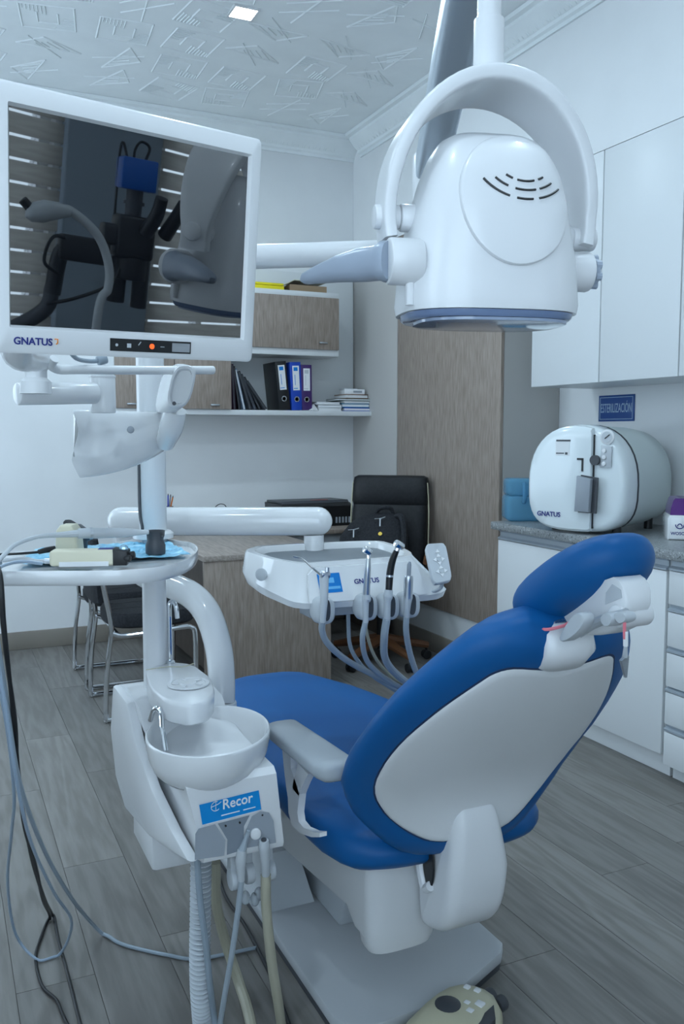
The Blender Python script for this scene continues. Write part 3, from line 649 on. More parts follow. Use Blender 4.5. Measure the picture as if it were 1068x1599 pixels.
b = B(); b.prism([(1.70, .225), (1.685, .42), (1.80, .45), (2.55, .45), (2.6, .30), (2.25, .205), (1.80, .255), (1.755, .225)], .845, 1.03, 'x', .014, 3); obj('seat_frame', b, offw, ch)
b = B(); b.prism([(1.74, .26), (1.72, .43), (2.50, .44), (2.5, .30), (2.2, .24)], 1.031, 1.235, 'x', .014, 3); obj('frame_cover', b, offw, ch)
b = B()
b.loft([ring((.937, 1.715, z_), (1, 0, 0), (0, 1, 0), .092*s, .045*s, 24, 3.2) for z_, s in ((.195, .86), (.21, .95), (.26, 1), (.425, 1.0))]); obj('pump_cover', b, offw, ch)
# seat and leg rest
def seatz(y): 
    return .512 if y < 1.9 else .512+.030*min(1, (y-1.9)/.55) - .02*max(0, (y-2.6)/.35)
def seatw(y):
    k = [(1.60, .17), (1.615, .215), (1.65, .255), (1.72, .282), (1.85, .290), (2.1, .290), (2.35, .280), (2.5, .262), (2.65, .225), (2.8, .185), (2.87, .16), (2.905, .125), (2.92, .08)]
    for (a, wa), (b_, wb) in zip(k, k[1:]):
        if y <= b_: return wa+(wb-wa)*(y-a)/(b_-a)
    return k[-1][1]
b = B(); loops = []
for y_ in (1.60, 1.606, 1.62, 1.65, 1.69, 1.74, 1.8, 1.9, 2.0, 2.1, 2.2, 2.3, 2.4, 2.5, 2.6, 2.7, 2.78, 2.84, 2.875, 2.90, 2.915, 2.92):
    e_ = min(1, math.sqrt(max(.03, 1-(max(0, 1.70-y_)/.105)**2)))*min(1, math.sqrt(max(.03, 1-(max(0, y_-2.84)/.082)**2)))
    h_ = .058*e_; top = seatz(y_)
    dip = -.012*math.exp(-((y_-2.0)/.25)**2)
    lp = ring((XC, y_, top-.052), (1, 0, 0), (0, 0, 1), seatw(y_), h_, 36, 3.0)
    for p in lp:
        u = (p.x-XC)/.29
        if p.z > top-.03: p.z += dip*(1-u*u)+.012*abs(u)**3*(1 if y_ < 2.5 else .3)
    loops.append(lp)
b.loft(loops); obj('seat_cushion', b, blue, ch, ang=60)
# backrest: centre line in the Y-Z plane, upright at the hips, then reclined
BX = 1.018
CL = catmull([V((1.028-.042*max(0, z_-.5)/.56, y_, z_)) for y_, z_ in ((1.600, .475), (1.600, .52), (1.587, .60), (1.545, .685), (1.46, .785), (1.36, .893), (1.26, 1.0), (1.20, 1.065))], 10)
AL = [0]
for a, c in zip(CL, CL[1:]): AL.append(AL[-1]+(c-a).length)
def bfr(t):
    if t <= 0: k, f = 0, t/(AL[1])
    elif t >= AL[-1]: k = len(CL)-2; f = 1+(t-AL[-1])/(AL[-1]-AL[-2])
    else:
        k = max(i for i in range(len(CL)-1) if AL[i] <= t); f = (t-AL[k])/(AL[k+1]-AL[k])
    p = CL[k].lerp(CL[k+1], f); d0 = (CL[min(k+2, len(CL)-1)]-CL[max(k-1, 0)]).normalized()
    return p, d0, V((0, -d0.z, d0.y))
def bpt(u, t, n): p, e, nn = bfr(t); return p + V((1, 0, 0))*u + nn*n
KW = [(-.022, .05), (-.015, .10), (.0, .145), (.03, .185), (.075, .228), (.13, .268), (.21, .296), (.30, .302), (.40, .290), (.50, .268), (.58, .236), (.64, .202), (.675, .178), (.70, .155), (.72, .12), (.73, .08)]
def bw(t):
    for (a, wa), (b_, wb) in zip(KW, KW[1:]):
        if t <= b_: return wa+(wb-wa)*(t-a)/(b_-a)
    return KW[-1][1]
def be_(t_): return math.sqrt(max(.04, 1-(max(0, .05-t_)/.073)**2))*math.sqrt(max(.04, 1-(max(0, t_-.67)/.062)**2))
b = B(); loops = []
for t_ in [-.022, -.018, -.008, .005, .03, .055, .085, .12, .16, .21, .26, .31, .36, .41, .46, .51, .56, .6, .64, .67, .69, .705, .716, .724, .73]:
    p_, d0, nn = bfr(t_)
    loops.append(ring(p_, (1, 0, 0), nn, bw(t_), .058*be_(t_), 44, 2.2))
b.loft(loops); obj('backrest_cushion', b, blue, ch, ang=60)
# rear shell panel of the backrest, slightly domed, inset into the blue rim
half = [(.030, .0), (.034, .07), (.050, .115), (.085, .163), (.14, .205), (.21, .236), (.30, .246), (.40, .236), (.49, .210), (.56, .180), (.615, .150), (.645, .130), (.66, .10), (.655, .05), (.645, .0)]
out = [(u, t_) for t_, u in half] + [(-u, t_) for t_, u in half[-2:0:-1]]
out = [(p.x, p.y) for p in catmull([V((u, t_, 0)) for u, t_ in out], 3, True)]
ct_ = .33
b = B(); loops = []
def csurf(u, t_): return .058*be_(t_)*max(0, 1-(abs(u)/bw(t_))**2.2)**(1/2.2)
for s_, n_ in ((1.0, -.012), (1.0, .0015), (.985, .0045), (.95, .006), (.88, .007), (.8, .008), (.68, .009), (.55, .009), (.4, .009), (.25, .009), (.1, .009), (.01, .009)):
    loops.append([bpt(u*s_, ct_+(t_-ct_)*s_, csurf(u*s_, ct_+(t_-ct_)*s_)+n_) for u, t_ in out])
b.loft(loops, cap0=False); obj('rear_shell', b, mat('rear_shell_grey', (.72, .73, .74), .4), ch, ang=50)
b = B(); b.loft([[bpt(u*k_, ct_+(t_-ct_)*k_, csurf(u*k_, ct_+(t_-ct_)*k_)+n_) for u, t_ in out] for k_, n_ in ((1.016, -.004), (1.014, .0008), (.99, .0012), (.985, -.006))], cap0=False, cap1=False); obj('shell_seam', b, mat('seam_navy', (.01, .03, .09), .6), ch, ang=50)
# hinge arm carrying the backrest
hp_ = [(1.645, .268), (1.60, .272), (1.555, .295), (1.522, .34), (1.507, .40), (1.502, .46), (1.506, .53), (1.518, .572), (1.54, .582), (1.565, .56), (1.60, .50), (1.645, .46), (1.66, .40), (1.662, .32)]
hp_ = [(p.x, p.y) for p in catmull([V((a, c, 0)) for a, c in hp_], 3, True)]
b = B(); b.prism(hp_, .955, 1.108, 'x', .030, 5)
for v in b.bm.verts: v.co.x = 1.0315+(v.co.x-1.0315)*(1-.34*max(0, min(1, (v.co.z-.44)/.14))) - .004*max(0, (v.co.z-.44)/.14)
obj('hinge_arm', b, white, ch, ang=50)
b = B(); b.loft([ring((.9575, 1.607, .435), (0, 1, 0), (0, 0, 1), .026, .062, 24, 2.4), ring((.9535, 1.607, .435), (0, 1, 0), (0, 0, 1), .024, .06, 24, 2.4)]); obj('hinge_opening', b, black, ch)
b = B(); b.tube([V((.953, 1.638, .49)), V((.953, 1.636, .42)), V((.953, 1.615, .372)), V((.953, 1.59, .385))], .011, 10); obj('hinge_ring', b, white, ch)
# armrest
A0, A1 = PX(437, 1136, .722), PX(533, 1207, .722)
b = B(); ad = (A1-A0).normalized(); an_ = V((1, 0, 0)).cross(ad).normalized(); loops = []
for k, s in ((0, .55), (.01, .8), (.04, 1), (.5, 1.08), (.9, 1.12), (.965, 1.0), (.99, .75), (1.0, .4)):
    loops.append(ring(A0.lerp(A1, k), (1, 0, 0), an_, .042*s, .021*min(1, s*1.05), 24, 3.2))
b.loft(loops); obj('armrest_pad', b, mat('armrest_grey', (.36, .39, .42), .4), ch, ang=50, label='grey armrest pad')
b = B()
AX0, AX1 = .716, .733
def sheet(pixL, pixR):
    L = []
    for (a, c) in zip(pixL, pixR):
        p, q = PX(*a, .725), PX(*c, .725)
        L.append([V((AX0, p.y, p.z)), V((AX1, p.y, p.z)), V((AX1, q.y, q.z)), V((AX0, q.y, q.z))])
    b.loft(L)
sheet([(446, 1168), (449, 1200), (452, 1225), (455, 1245), (456, 1268), (461, 1287), (474, 1300), (492, 1306), (505, 1306)], [(459, 1180), (460, 1200), (468, 1222), (473, 1240), (470, 1268), (472, 1282), (480, 1292), (494, 1298), (505, 1299)])
sheet([(470, 1190), (468, 1205), (464, 1218), (462, 1230)], [(487, 1208), (480, 1222), (475, 1234), (472, 1242)])
obj('armrest_bracket', b, white, ch, ang=40)
# neck bracket and headrest
b = B(); b.loft([ring(bpt(.0, t_, n_), (1, 0, 0), bfr(t_)[2], w_, h_, 28, 3) for t_, n_, w_, h_ in ((.648, .040, .045, .014), (.660, .040, .055, .028), (.706, .034, .055, .038), (.722, .026, .048, .032), (.730, .020, .03, .014))]); obj('neck_socket', b, white, ch, ang=50)
XH = 1.03
hd_ = V((0, -.835, .55)).normalized(); Lh = .295
hn = V((0, hd_.z, -hd_.y))                                      # out of the cushion (up / towards the patient)
HA = V((XH, 1.205, 1.104)) - hd_*(Lh/2)
def hpnt(s, x, n): return HA + hd_*(s*Lh) + V((1, 0, 0))*x + hn*n
b = B(); loops = []
NR = 15
for i in range(NR):
    a = -PI/2+PI*(i+.35)/(NR-.3); cz, sz = math.cos(a), math.sin(a)
    e_ = abs(cz)**.8; n_ = .047*math.copysign(abs(sz)**.9, sz)
    lp = []
    for k in range(44):
        q = 2*PI*k/44; c, s_ = math.cos(q), math.sin(q); p = 2.35
        X_ = math.copysign(abs(c)**(2/p), c); S_ = math.copysign(abs(s_)**(2/p), s_)
        R1 = .35+.65*e_
        lp.append(hpnt(.5+.515*S_*R1, .100*X_*R1, .006+n_ + .016*(X_*X_*.5+S_*S_*.5)*R1*R1))
    loops.append(lp)
b.loft(loops); obj('headrest_cushion', b, blue, ch, ang=60)
# white headrest shell under the cushion
sec = [(.03, -.034), (.07, -.050), (.26, -.062), (.44, -.072), (.58, -.094), (.74, -.106), (.88, -.100), (.955, -.080), (.97, -.050), (.92, -.026), (.5, -.018)]
b = B(); b.loft([[hpnt(.5+(p.x-.5)*(.92+.08*s_), x_, -.025+(p.y+.025)*s_) for p in chaikin([V((a, n_, 0)) for a, n_ in sec], 1)] for x_, s_ in ((-.044, .84), (-.040, .94), (-.033, 1), (.002, 1), (.008, .94), (.012, .84))])
hs = obj('headrest_shell', b, white, ch, ang=50)
b = B(); b.cyl(hpnt(.85, -.050, -.090), hpnt(.85, .016, -.090), .0195, 22, .005); obj('tilt_roller', b, white, ch)
b = B(); b.loft([[hpnt(a, x_, n_) for a, n_ in ((.79, -.062), (.83, -.046), (.90, -.040), (.945, -.056), (.93, -.068))] for x_ in (-.0415, -.0450)]); obj('shell_inlay', b, lgrey, hs, ang=0)
# lever and linkage
def disc(pixs, x0, x1, nm, m, par):
    bb = B(); L = [PX(x_, y_, x0) for x_, y_ in pixs]; c_ = sum(L, V())/len(L); L = chaikin(L, 1)
    bb.loft([[V((x_, c_.y+(p.y-c_.y)*s, c_.z+(p.z-c_.z)*s)) for p in L] for x_, s in ((x0, .9), (x0+.004, 1), (x1-.003, 1), (x1, .93))]); return obj(nm, bb, m, par, ang=50)
disc([(871, 996), (873, 1003), (885, 1001), (905, 985), (914, 968), (910, 957), (898, 956), (886, 970)], .928, .950, 'lock_lever', lgrey, ch)
disc([(935, 967), (941, 957), (951, 957), (957, 965), (952, 978), (942, 979)], .955, .985, 'pivot_knob', lgrey, ch)
disc([(957, 962), (962, 955), (972, 955), (978, 964), (975, 972), (964, 975)], .960, .982, 'pivot_knob', lgrey, ch)
b = B(); b.tube([PX(905, 988, .985), PX(925, 975, .985), PX(950, 965, .985), PX(978, 958, .985)], .009, 10); obj('linkage', b, lgrey, ch)
b = B(); b.tube([PX(912, 958, 1.02), PX(935, 950, 1.02), PX(960, 948, 1.02)], .006, 8).tube([PX(880, 1000, 1.04), PX(905, 965, 1.04), PX(920, 950, 1.04)], .016, 10); obj('inner_link', b, dgrey, ch)

# bib chain with clip hanging from the headrest
cp = PX(975, 974, .965)
t = thing('bib_chain', 'pink bib cord with metal alligator clip hanging from the headrest', 'bib clip', cp)
pA = PD(820, 975, 1.50); pB = PD(850, 983, 1.50)
obj('cord', B().tube([PD(808, 968, 1.50), pA, pB, PD(877, 978, 1.49), PD(890, 972, 1.485)], .003, 6), pink, t)
c1 = cp+V((.003, 0, -.024))
obj('hanging_cord', B().tube([cp+V((0, 0, .01)), cp+V((.001, 0, -.02)), c1], .0028, 6), pink, t)
obj('sleeve', B().tube([c1+V((0, 0, .012)), c1+V((.001, 0, -.012))], .004, 8, smooth=False), paper, t)
b = B(); b.tube([c1+V((.001, 0, -.012)), c1+V((.0, 0, -.03))], [.003, .0045], 8, smooth=False)
b.raw([c1+V(p) for p in ((-.004, -.003, -.028), (.006, -.003, -.028), (.004, -.002, -.062), (.0, -.002, -.062), (-.004, .003, -.028), (.006, .003, -.028), (.004, .002, -.062), (.0, .002, -.062))], [(0, 1, 2, 3), (4, 7, 6, 5), (0, 4, 5, 1), (1, 5, 6, 2), (2, 6, 7, 3), (3, 7, 4, 0)])
b.raw([c1+V(p) for p in ((-.004, -.003, -.030), (-.009, -.003, -.034), (.0, -.002, -.060), (-.004, .003, -.030), (-.009, .003, -.034), (.0, .002, -.060))], [(0, 1, 2), (3, 5, 4), (0, 3, 4, 1), (1, 4, 5, 2), (2, 5, 3, 0)]); obj('alligator_clip', b, steel, t)
# foot control
FO = V((.990, 1.610, 0)); fx = V((.90, .44, 0)).normalized(); FM = frame(FO, fx, V((-fx.y, fx.x, 0)), V((0, 0, 1)))
t = thing('foot_control', 'cream foot pedal with grey buttons on the floor by the base plate', 'foot pedal', FO)
b = B(FM); fo = [(-.19, -.06), (-.16, -.10), (-.05, -.12), (.08, -.11), (.155, -.07), (.17, -.01), (.14, .045), (.05, .065), (-.10, .06), (-.17, .03)]
fo = chaikin([V((a, c, 0)) for a, c in fo], 1)
b.loft([[V((p.x*s, p.y*s-.01, z_)) for p in fo] for z_, s in ((.004, .97), (.012, 1), (.035, .98), (.058, .90), (.068, .78), (.072, .5), (.073, .1))]); obj('body', b, beige, t, ang=60)
obj('joystick_pad', B(FM).lathe([(.03, 0), (.03, .006), (.02, .012), (.002, .013)], (.03, -.005, .068), n=20), dgrey, t)
for (a, c, s) in ((-.09, -.035, .010), (.065, -.035, .007), (.08, -.06, .010), (.045, -.055, .008), (.12, -.03, .007), (.115, -.005, .007)):
    b = B(FM); b.box(a-s, a+s, c-s, c+s, .060, .0735, .002); obj('label_patch', b, paper, t)
b = B(FM); b.loft([[V((a, c, z_)) for a, c in ((-.03, -.108), (.06, -.112), (.10, -.085), (.0, -.08))] for z_ in (.045, .069)]); obj('pedal_switch', b, dgrey, t)
b = B(FM); b.cyl((.150, -.03, .03), (.183, -.035, .03), .018, 14, .004).cyl((.150, -.065, .03), (.176, -.07, .03), .018, 14, .004); obj('side_knob', b, dgrey, t)
obj('sole', B(FM).loft([[V((p.x*.96, p.y*.96-.01, z_)) for p in fo] for z_ in (.0006, .0038)]), dgrey, t)
# ================================================================ water unit with cuspidor
XV, YV, ZV = V((1, 0, 0)), V((0, 1, 0)), V((0, 0, 1))
PXp, PYp = .487, 2.17                       # post axis
wu = thing('cuspidor_unit', 'white dental water unit with round spit bowl and tall post', 'dental unit', (.52, 2.0, .33))
prof = [(2.27, .725), (2.30, .66), (2.29, .56), (2.22, .47), (2.10, .44), (1.95, .445), (1.82, .465), (1.705, .488), (1.70, .50), (1.70, .655), (1.712, .668), (1.90, .672), (1.97, .70), (2.03, .738), (2.17, .745)]
def shx(y_, z_, k): return k*(.05*max(0, min(1, (2.1-y_)/.38))*max(0, min(1, (.72-z_)/.22)))
b = B(); b.loft([[V((x0+shx(y_, z_, k)+.012*(y_ < 1.95), y_, z_)) for y_, z_ in prof] for x0, k in ((.412, 1), (.418, 1), (.604, .45), (.616, .45))])
obj('body', b, white, wu, ang=40)
# raised rib along the flank that sweeps down to the front tip
b = B(); rp = [(2.20, .735), (2.12, .735), (2.02, .65), (1.90, .575), (1.78, .51), (1.71, .483), (1.715, .505), (1.78, .555), (1.90, .64), (2.0, .715)]
b.prism([(2.25, .73), (2.30, .60), (2.24, .49), (2.12, .452), (1.95, .452), (1.80, .474), (1.713, .492), (1.80, .53), (1.90, .585), (2.0, .66), (2.07, .735)], .392, .418, 'x', .008)
for v in b.bm.verts: v.co.x += shx(v.co.y, v.co.z, 1.0)
obj('flank_shell', b, white, wu, ang=40)
obj('lower_housing', B().box(.43, .60, 2.0, 2.22, .335, .445, .012), white, wu)
obj('support_beam', B().prism([(2.22, .30), (2.42, .30), (2.42, .42), (2.22, .42)], .58, .86, 'x', .01), offw, wu)
# front fascia: sticker, grey plates
ff = 1.699
sb_ = obj('brand_sticker', B().raw([PY(311, 1257, ff-.001), PY(404, 1234, ff-.001), PY(408, 1264, ff-.001), PY(316, 1288, ff-.001)] + [PY(311, 1257, ff), PY(404, 1234, ff), PY(408, 1264, ff), PY(316, 1288, ff)], [(3, 2, 1, 0), (4, 5, 6, 7), (0, 1, 5, 4), (1, 2, 6, 5), (2, 3, 7, 6), (3, 0, 4, 7)]), mat('recor_blue', (.0, .24, .62), .35), wu, ang=0, label='blue sticker reading Recor')
xd = (PY(404, 1234, ff)-PY(311, 1257, ff)).normalized(); yd = V((0, -1, 0)).cross(xd)
if yd.z < 0: yd = -yd
obj('sticker_text', B().text('Recor', PY(371, 1251.5, ff-.0018), xd, ZV, .030, .012, .0004, .9), paper, sb_, ang=0)
b = B(); cc_ = PY(337, 1259, ff-.0018)
b.tube([cc_+xd*(.010*math.cos(a))+ZV*(.010*math.sin(a)) for a in [k*PI/8 for k in range(3, 15)]], .0007, 5, 1, smooth=False).tube([cc_-xd*.010, cc_+xd*.004+ZV*.003, cc_+xd*.012+ZV*.007], .0007, 5, 2).tube([cc_-ZV*.008, cc_+ZV*.012], .0006, 5, smooth=False)
obj('sticker_logo', b, paper, sb_)
b = B()
for i, (u0, u1) in enumerate(((-.02, .02), (.028, .055))): b.box(u0, u1, -.0003, .0003, -.001, .001, M=frame(PY(360, 1270, ff-.0016), xd, YV, ZV))
b.box(-.055, .055, -.0003, .0003, -.0006, .0006, M=frame(PY(362, 1277, ff-.0016), xd, YV, ZV)); obj('small_print', b, paper, sb_, ang=0)
def plate(pix, y0, y1):
    bb = B(); bb.loft([[PY(x_, y_, y1) for x_, y_ in pix], [PY(x_, y_, y0)+V((0, 0, 0)) for x_, y_ in pix]]); return bb
obj('grey_plate', plate([(304, 1343), (305, 1302), (310, 1294), (336, 1287), (352, 1312), (350, 1336)], ff-.003, ff), mgrey, wu, ang=30)
obj('grey_plate', plate([(354, 1335), (355, 1311), (340, 1286), (390, 1273), (381, 1290), (380, 1327)], ff-.001, ff), mat('plate_dark', (.2, .23, .27), .4), wu, ang=30)
gp = obj('grey_plate', plate([(386, 1324), (384, 1296), (393, 1275), (406, 1267), (420, 1269), (427, 1282), (431, 1316)], ff-.003, ff), mgrey, wu, ang=30)
obj('push_button', B().cyl(PY(398, 1301, ff-.002), PY(398, 1301, ff-.002)+V((0, -.008, 0)), .0125, 20, .003), white, gp)
b = B()
for q in ((352, 1289), (374, 1284), (409, 1272)): b.cyl(PY(*q, ff), PY(*q, ff)+V((0, -.0035, 0)), .0022, 8)
obj('screw', b, black, wu)
# bowl
bc = V((.524, 1.828, 0)); R_ = .135; fh = V((FW.x, FW.y, 0)).normalized()
def oval(prof): return [[bc+V((0, 0, z_))+RT*(max(r_, 1e-4)*math.cos(2*PI*k/48))+fh*(1.26*max(r_, 1e-4)*math.sin(2*PI*k/48)) for k in range(48)] for r_, z_ in prof]
b = B(); b.loft(oval([(.055, .628), (.08, .630), (.104, .640), (.121, .658), (.130, .682), (.1345, .710), (R_, .722), (R_, .727), (R_-.003, .729), (R_-.007, .726), (.124, .690), (.110, .664), (.085, .650), (.05, .645), (.012, .644), (.0, .644)])); obj('spit_bowl', b, gloss, wu, ang=60)
b = B(); b.lathe([(.034, 0), (.034, .007), (.02, .010), (.0, .010)], bc+V((.015, -.01, .644)), n=24); obj('drain_cap', b, gloss, wu)
obj('bowl_foot', B().lathe([(.07, .668), (.072, .64), (.06, .632)], bc, n=28), white, wu)
# rinse spout
s0 = PD(246, 1106, 1.93)
b = B(); b.tube([s0+V((-.01, .03, -.035)), s0+V((-.006, .012, -.008)), s0, s0+V((.006, -.008, -.012)), PD(254, 1140, 1.90), PD(259, 1173, 1.88)], .0055, 10); obj('rinse_spout', b, chrome, wu)
# post and cup filler console
b = B(); b.loft([ring((PXp, PYp, z_), RT, FW.cross(RT).cross(RT)*-1 if False else V((RT.y, -RT.x, 0)), w_, d_, 24, 3) for z_, w_, d_ in ((.70, .029, .04), (1.105, .027, .036))]); obj('lower_post', b, white, wu)
con = [PZ(*q, .80) for q in ((230, 1046), (262, 1034), (300, 1038), (327, 1058), (333, 1078), (322, 1092), (295, 1098), (262, 1092), (236, 1072))]
cc2 = sum(con, V())/len(con); con = [cc2+(p-cc2)*1.06 for p in chaikin(con, 1, .18)]
b = B(); b.loft([[V((cc2.x+(p.x-cc2.x)*s, cc2.y+(p.y-cc2.y)*s, z_)) for p in con] for z_, s in ((.748, .93), (.754, .99), (.79, 1.0), (.798, .985), (.801, .94))]); cs = obj('filler_console', b, white, wu, ang=50)
ic = PZ(294, 1068, .803)
b = B(); b.lathe([(.048, 0), (.048, .003), (.040, .0032), (.039, .001), (.02, .001), (.018, .0045), (.0, .0045)], ic, n=32); obj('cup_seat', b, white, cs)
for k in range(5):
    a = 2*PI*k/5+.4; b = B(); b.box(-.008, .008, -.004, .004, 0, .004, .0015, M=Mx.Translation(ic+V((.029*math.cos(a), .029*math.sin(a), .001))) @ Mx.Rotation(a, 4, 'Z')); obj('drip_lug', b, white, cs)
fb = PZ(266, 1036, .80)
b = B(); b.lathe([(.012, 0), (.012, .006), (.008, .010)], fb, n=16); b.tube([fb+V((0, 0, .005)), fb+V((0, 0, .10)), fb+V((0, 0, .145)), fb+RT*.004+V((0, 0, .157)), fb+RT*.010+V((0, -.006, .157)), fb+RT*.014+V((0, -.012, .145)), fb+RT*.016+V((0, -.014, .118))], .0058, 10, 5); obj('cup_faucet', b, chrome, wu)
b = B(); b.tube([PZ(228, 1046, .803), PZ(262, 1041, .804), PZ(285, 1041, .804), PZ(303, 1036, .808)], .0012, 5); obj('wire', b, beige, wu)
# upper post (round) with collar and cable channel
b = B(); b.cyl((PXp, PYp, 1.106), (PXp, PYp, 1.80), .034, 28, .004); obj('upper_post', b, white, wu)
b = B(); b.tube([V((PXp-.033, PYp-.01, 1.40)), V((PXp-.035, PYp-.012, 1.2)), V((PXp-.031, PYp-.018, 1.15)), V((PXp-.03, PYp-.018, 1.13))], .004, 6); obj('cable_channel', b, dgrey, wu)
obj('post_collar', B().lathe([(.05, 0), (.05, .012), (.042, .018), (.036, .018)], (PXp, PYp, 1.118), n=28), white, wu)
# suction holders under the fascia
for (q, r_) in (((365, 1372), .02), ((388, 1362), .02), ((420, 1358), .018)):
    p = PY(*q, 1.74); b = B(); b.cyl(p+V((-.010, 0, 0)), p+V((.010, 0, 0)), .024, 20, .004).box(p.x-.008, p.x+.008, 1.735, 1.76, p.z, .49, .002); obj('hose_holder', b, lgrey, wu)
b = B()
for q in ((383, 1402), (398, 1404), (404, 1396)): b.ell(PY(*q, 1.75), .011, .011, .016)
obj('filter_cup', b, mat('clear_cup', (.75, .8, .85), .1, trans=.7), wu)
# suction handpieces and hoses
t = thing('suction_tip', 'slim grey saliva ejector hose hanging under the water unit', 'suction hose', PY(383, 1320, 1.70))
obj('tip', B().tube([PY(388, 1297, 1.685), PY(384, 1310, 1.69), PY(378, 1328, 1.695)], [.004, .005, .009], 10), hosel, t)
obj('grip', B().tube([PY(378, 1326, 1.695), PY(376, 1345, 1.70), PY(377, 1375, 1.705)], [.010, .012, .007], 12), lgrey, t)
obj('hose', B().tube([PY(377, 1372, 1.705), PY(372, 1420, 1.72), PY(362, 1490, 1.74), PY(350, 1560, 1.77), PY(338, 1640, 1.80), PZ(330, 1720, .012)], .0062, 10), hosel, t)
t = thing('suction_tip', 'thick beige high-suction hose with grey handpiece under the water unit', 'suction hose', PY(414, 1330, 1.71))
b = B(); b.tube([PY(412, 1312, 1.69), PY(412.5, 1322, 1.692), PY(414, 1345, 1.70), PY(415, 1368, 1.71)], [.010, .0125, .0105, .009], 14); obj('handpiece', b, lgrey, t)
obj('opening', B().cyl(PY(412, 1313, 1.69), PY(412, 1310.5, 1.689), .006, 12), dgrey, t)
b = B(); b.tube([PY(415, 1366, 1.71), PY(416, 1420, 1.72), PY(424, 1500, 1.74), PY(435, 1570, 1.77), PY(446, 1650, 1.82), PZ(455, 1720, .014)], .0112, 12); obj('hose', b, hoseb, t)
# corrugated drain hose
t = thing('drain_hose', 'wide ribbed grey drain hose dropping from the water unit', 'hose', PY(312, 1345, 1.80))
raw_ = catmull([PY(314, 1338, 1.86), PY(313, 1420, 1.86), PY(312, 1500, 1.86), PY(314, 1560, 1.87), PY(320, 1620, 1.90), PZ(330, 1640, .03)], 60)
path = [raw_[0]]; need = .0030
for a_, b_ in zip(raw_, raw_[1:]):
    while (b_-path[-1]).length >= need: path.append(path[-1]+(b_-path[-1]).normalized()*need)
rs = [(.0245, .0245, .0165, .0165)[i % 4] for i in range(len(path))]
def ribbed(P, R):
    bb = B(); L = []
    for i, p in enumerate(P):
        T = (P[min(i+1, len(P)-1)]-P[max(i-1, 0)]).normalized(); u = T.cross(RT.cross(ZV)).normalized(); v_ = T.cross(u)
        L.append([p+u*(R[i]*math.cos(2*PI*k/18))+v_*(R[i]*math.sin(2*PI*k/18)) for k in range(18)])
    return bb.loft(L)
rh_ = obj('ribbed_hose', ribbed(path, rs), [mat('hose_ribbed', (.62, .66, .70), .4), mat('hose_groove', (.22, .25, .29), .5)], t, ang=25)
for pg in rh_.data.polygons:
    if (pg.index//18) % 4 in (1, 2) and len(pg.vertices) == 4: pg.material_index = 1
tag(obj('flat_hose', B().cord([PY(308, 1340, 1.80), PY(312, 1400, 1.80), PY(322, 1480, 1.81), PY(328, 1540, 1.83), PY(336, 1600, 1.86), PZ(345, 1660, .02)], .0075, 10), hoseg), 'smooth grey tube running down in front of the ribbed drain hose', 'hose')
tag(obj('supply_hose', B().cord([PY(336, 1345, 1.95), PY(338, 1410, 1.97), PY(352, 1470, 2.0), PZ(375, 1540, .02), PZ(392, 1599, .015), PZ(398, 1660, .015)], .013, 10), hoseb), 'beige supply hose bending to the floor behind the ribbed hose', 'hose')
tag(obj('floor_cable', B().cord([PZ(338, 1352, .01), PZ(352, 1400, .005), PZ(385, 1450, .005), PZ(425, 1530, .005), PZ(455, 1610, .005)], .005, 8), black), 'straight black cable on the floor beside the base plate', 'cable')
# ================================================================ accessory tray on the post
ZT = 1.11
tr_ = thing('accessory_tray', 'white rounded side tray around the post under the monitor', 'tray', (.35, 1.95, 1.08))
tp = [PZ(*q, ZT) for q in ((-70, 893), (60, 892), (150, 892), (205, 890), (262, 884), (300, 871), (313, 856), (300, 846))] + [V((.55, 2.13, ZT)), V((.53, 2.22, ZT)), V((.44, 2.23, ZT)), V((.36, 2.13, ZT)), V((.20, 2.10, ZT)), V((.02, 2.12, ZT))]
tc = sum(tp, V())/len(tp)
tp = chaikin(tp, 2)
def tl(s, z): return [V((tc.x+(p.x-tc.x)*s, tc.y+(p.y-tc.y)*s, z)) for p in tp]
b = B(); b.loft([tl(.93, ZT-.032), tl(.975, ZT-.030), tl(.995, ZT-.022), tl(1.0, ZT-.005), tl(.992, ZT), tl(.972, ZT), tl(.962, ZT-.004), tl(.955, ZT-.010), tl(.4, ZT-.011)]); obj('dish', b, gloss, tr_, ang=50)
# crumpled blue liner
rl = random.Random(5)
b = B(); N = 22; vs = []; fs = []
lin = [PZ(*q, ZT-.004) for q in ((20, 884), (300, 868), (262, 846), (60, 858))]
for j in range(N+1):
    for i in range(N*2+1):
        u, v_ = i/(2*N), j/N
        p = lin[0].lerp(lin[1], u).lerp(lin[3].lerp(lin[2], u), v_)
        vs.append(p+V((rl.uniform(-.002, .002), rl.uniform(-.002, .002), max(0, .0022+.003*math.sin(17*u+9*v_)*math.sin(23*v_+5*u)+rl.uniform(-.0015, .0025)))))
for j in range(N):
    for i in range(2*N): k = j*(2*N+1)+i; fs.append((k, k+1, k+2*N+2, k+2*N+1))
b.raw(vs, fs)
lm = speckle('liner_blue', [(.03, .10, .2), (.18, .50, .72), (.30, .66, .86), (.55, .75, .85)], 22, .35, spread=(.25, .75))
tag(obj('tray_liner', b, lm, ang=0), 'crumpled light blue plastic liner spread in the side tray', 'liner')
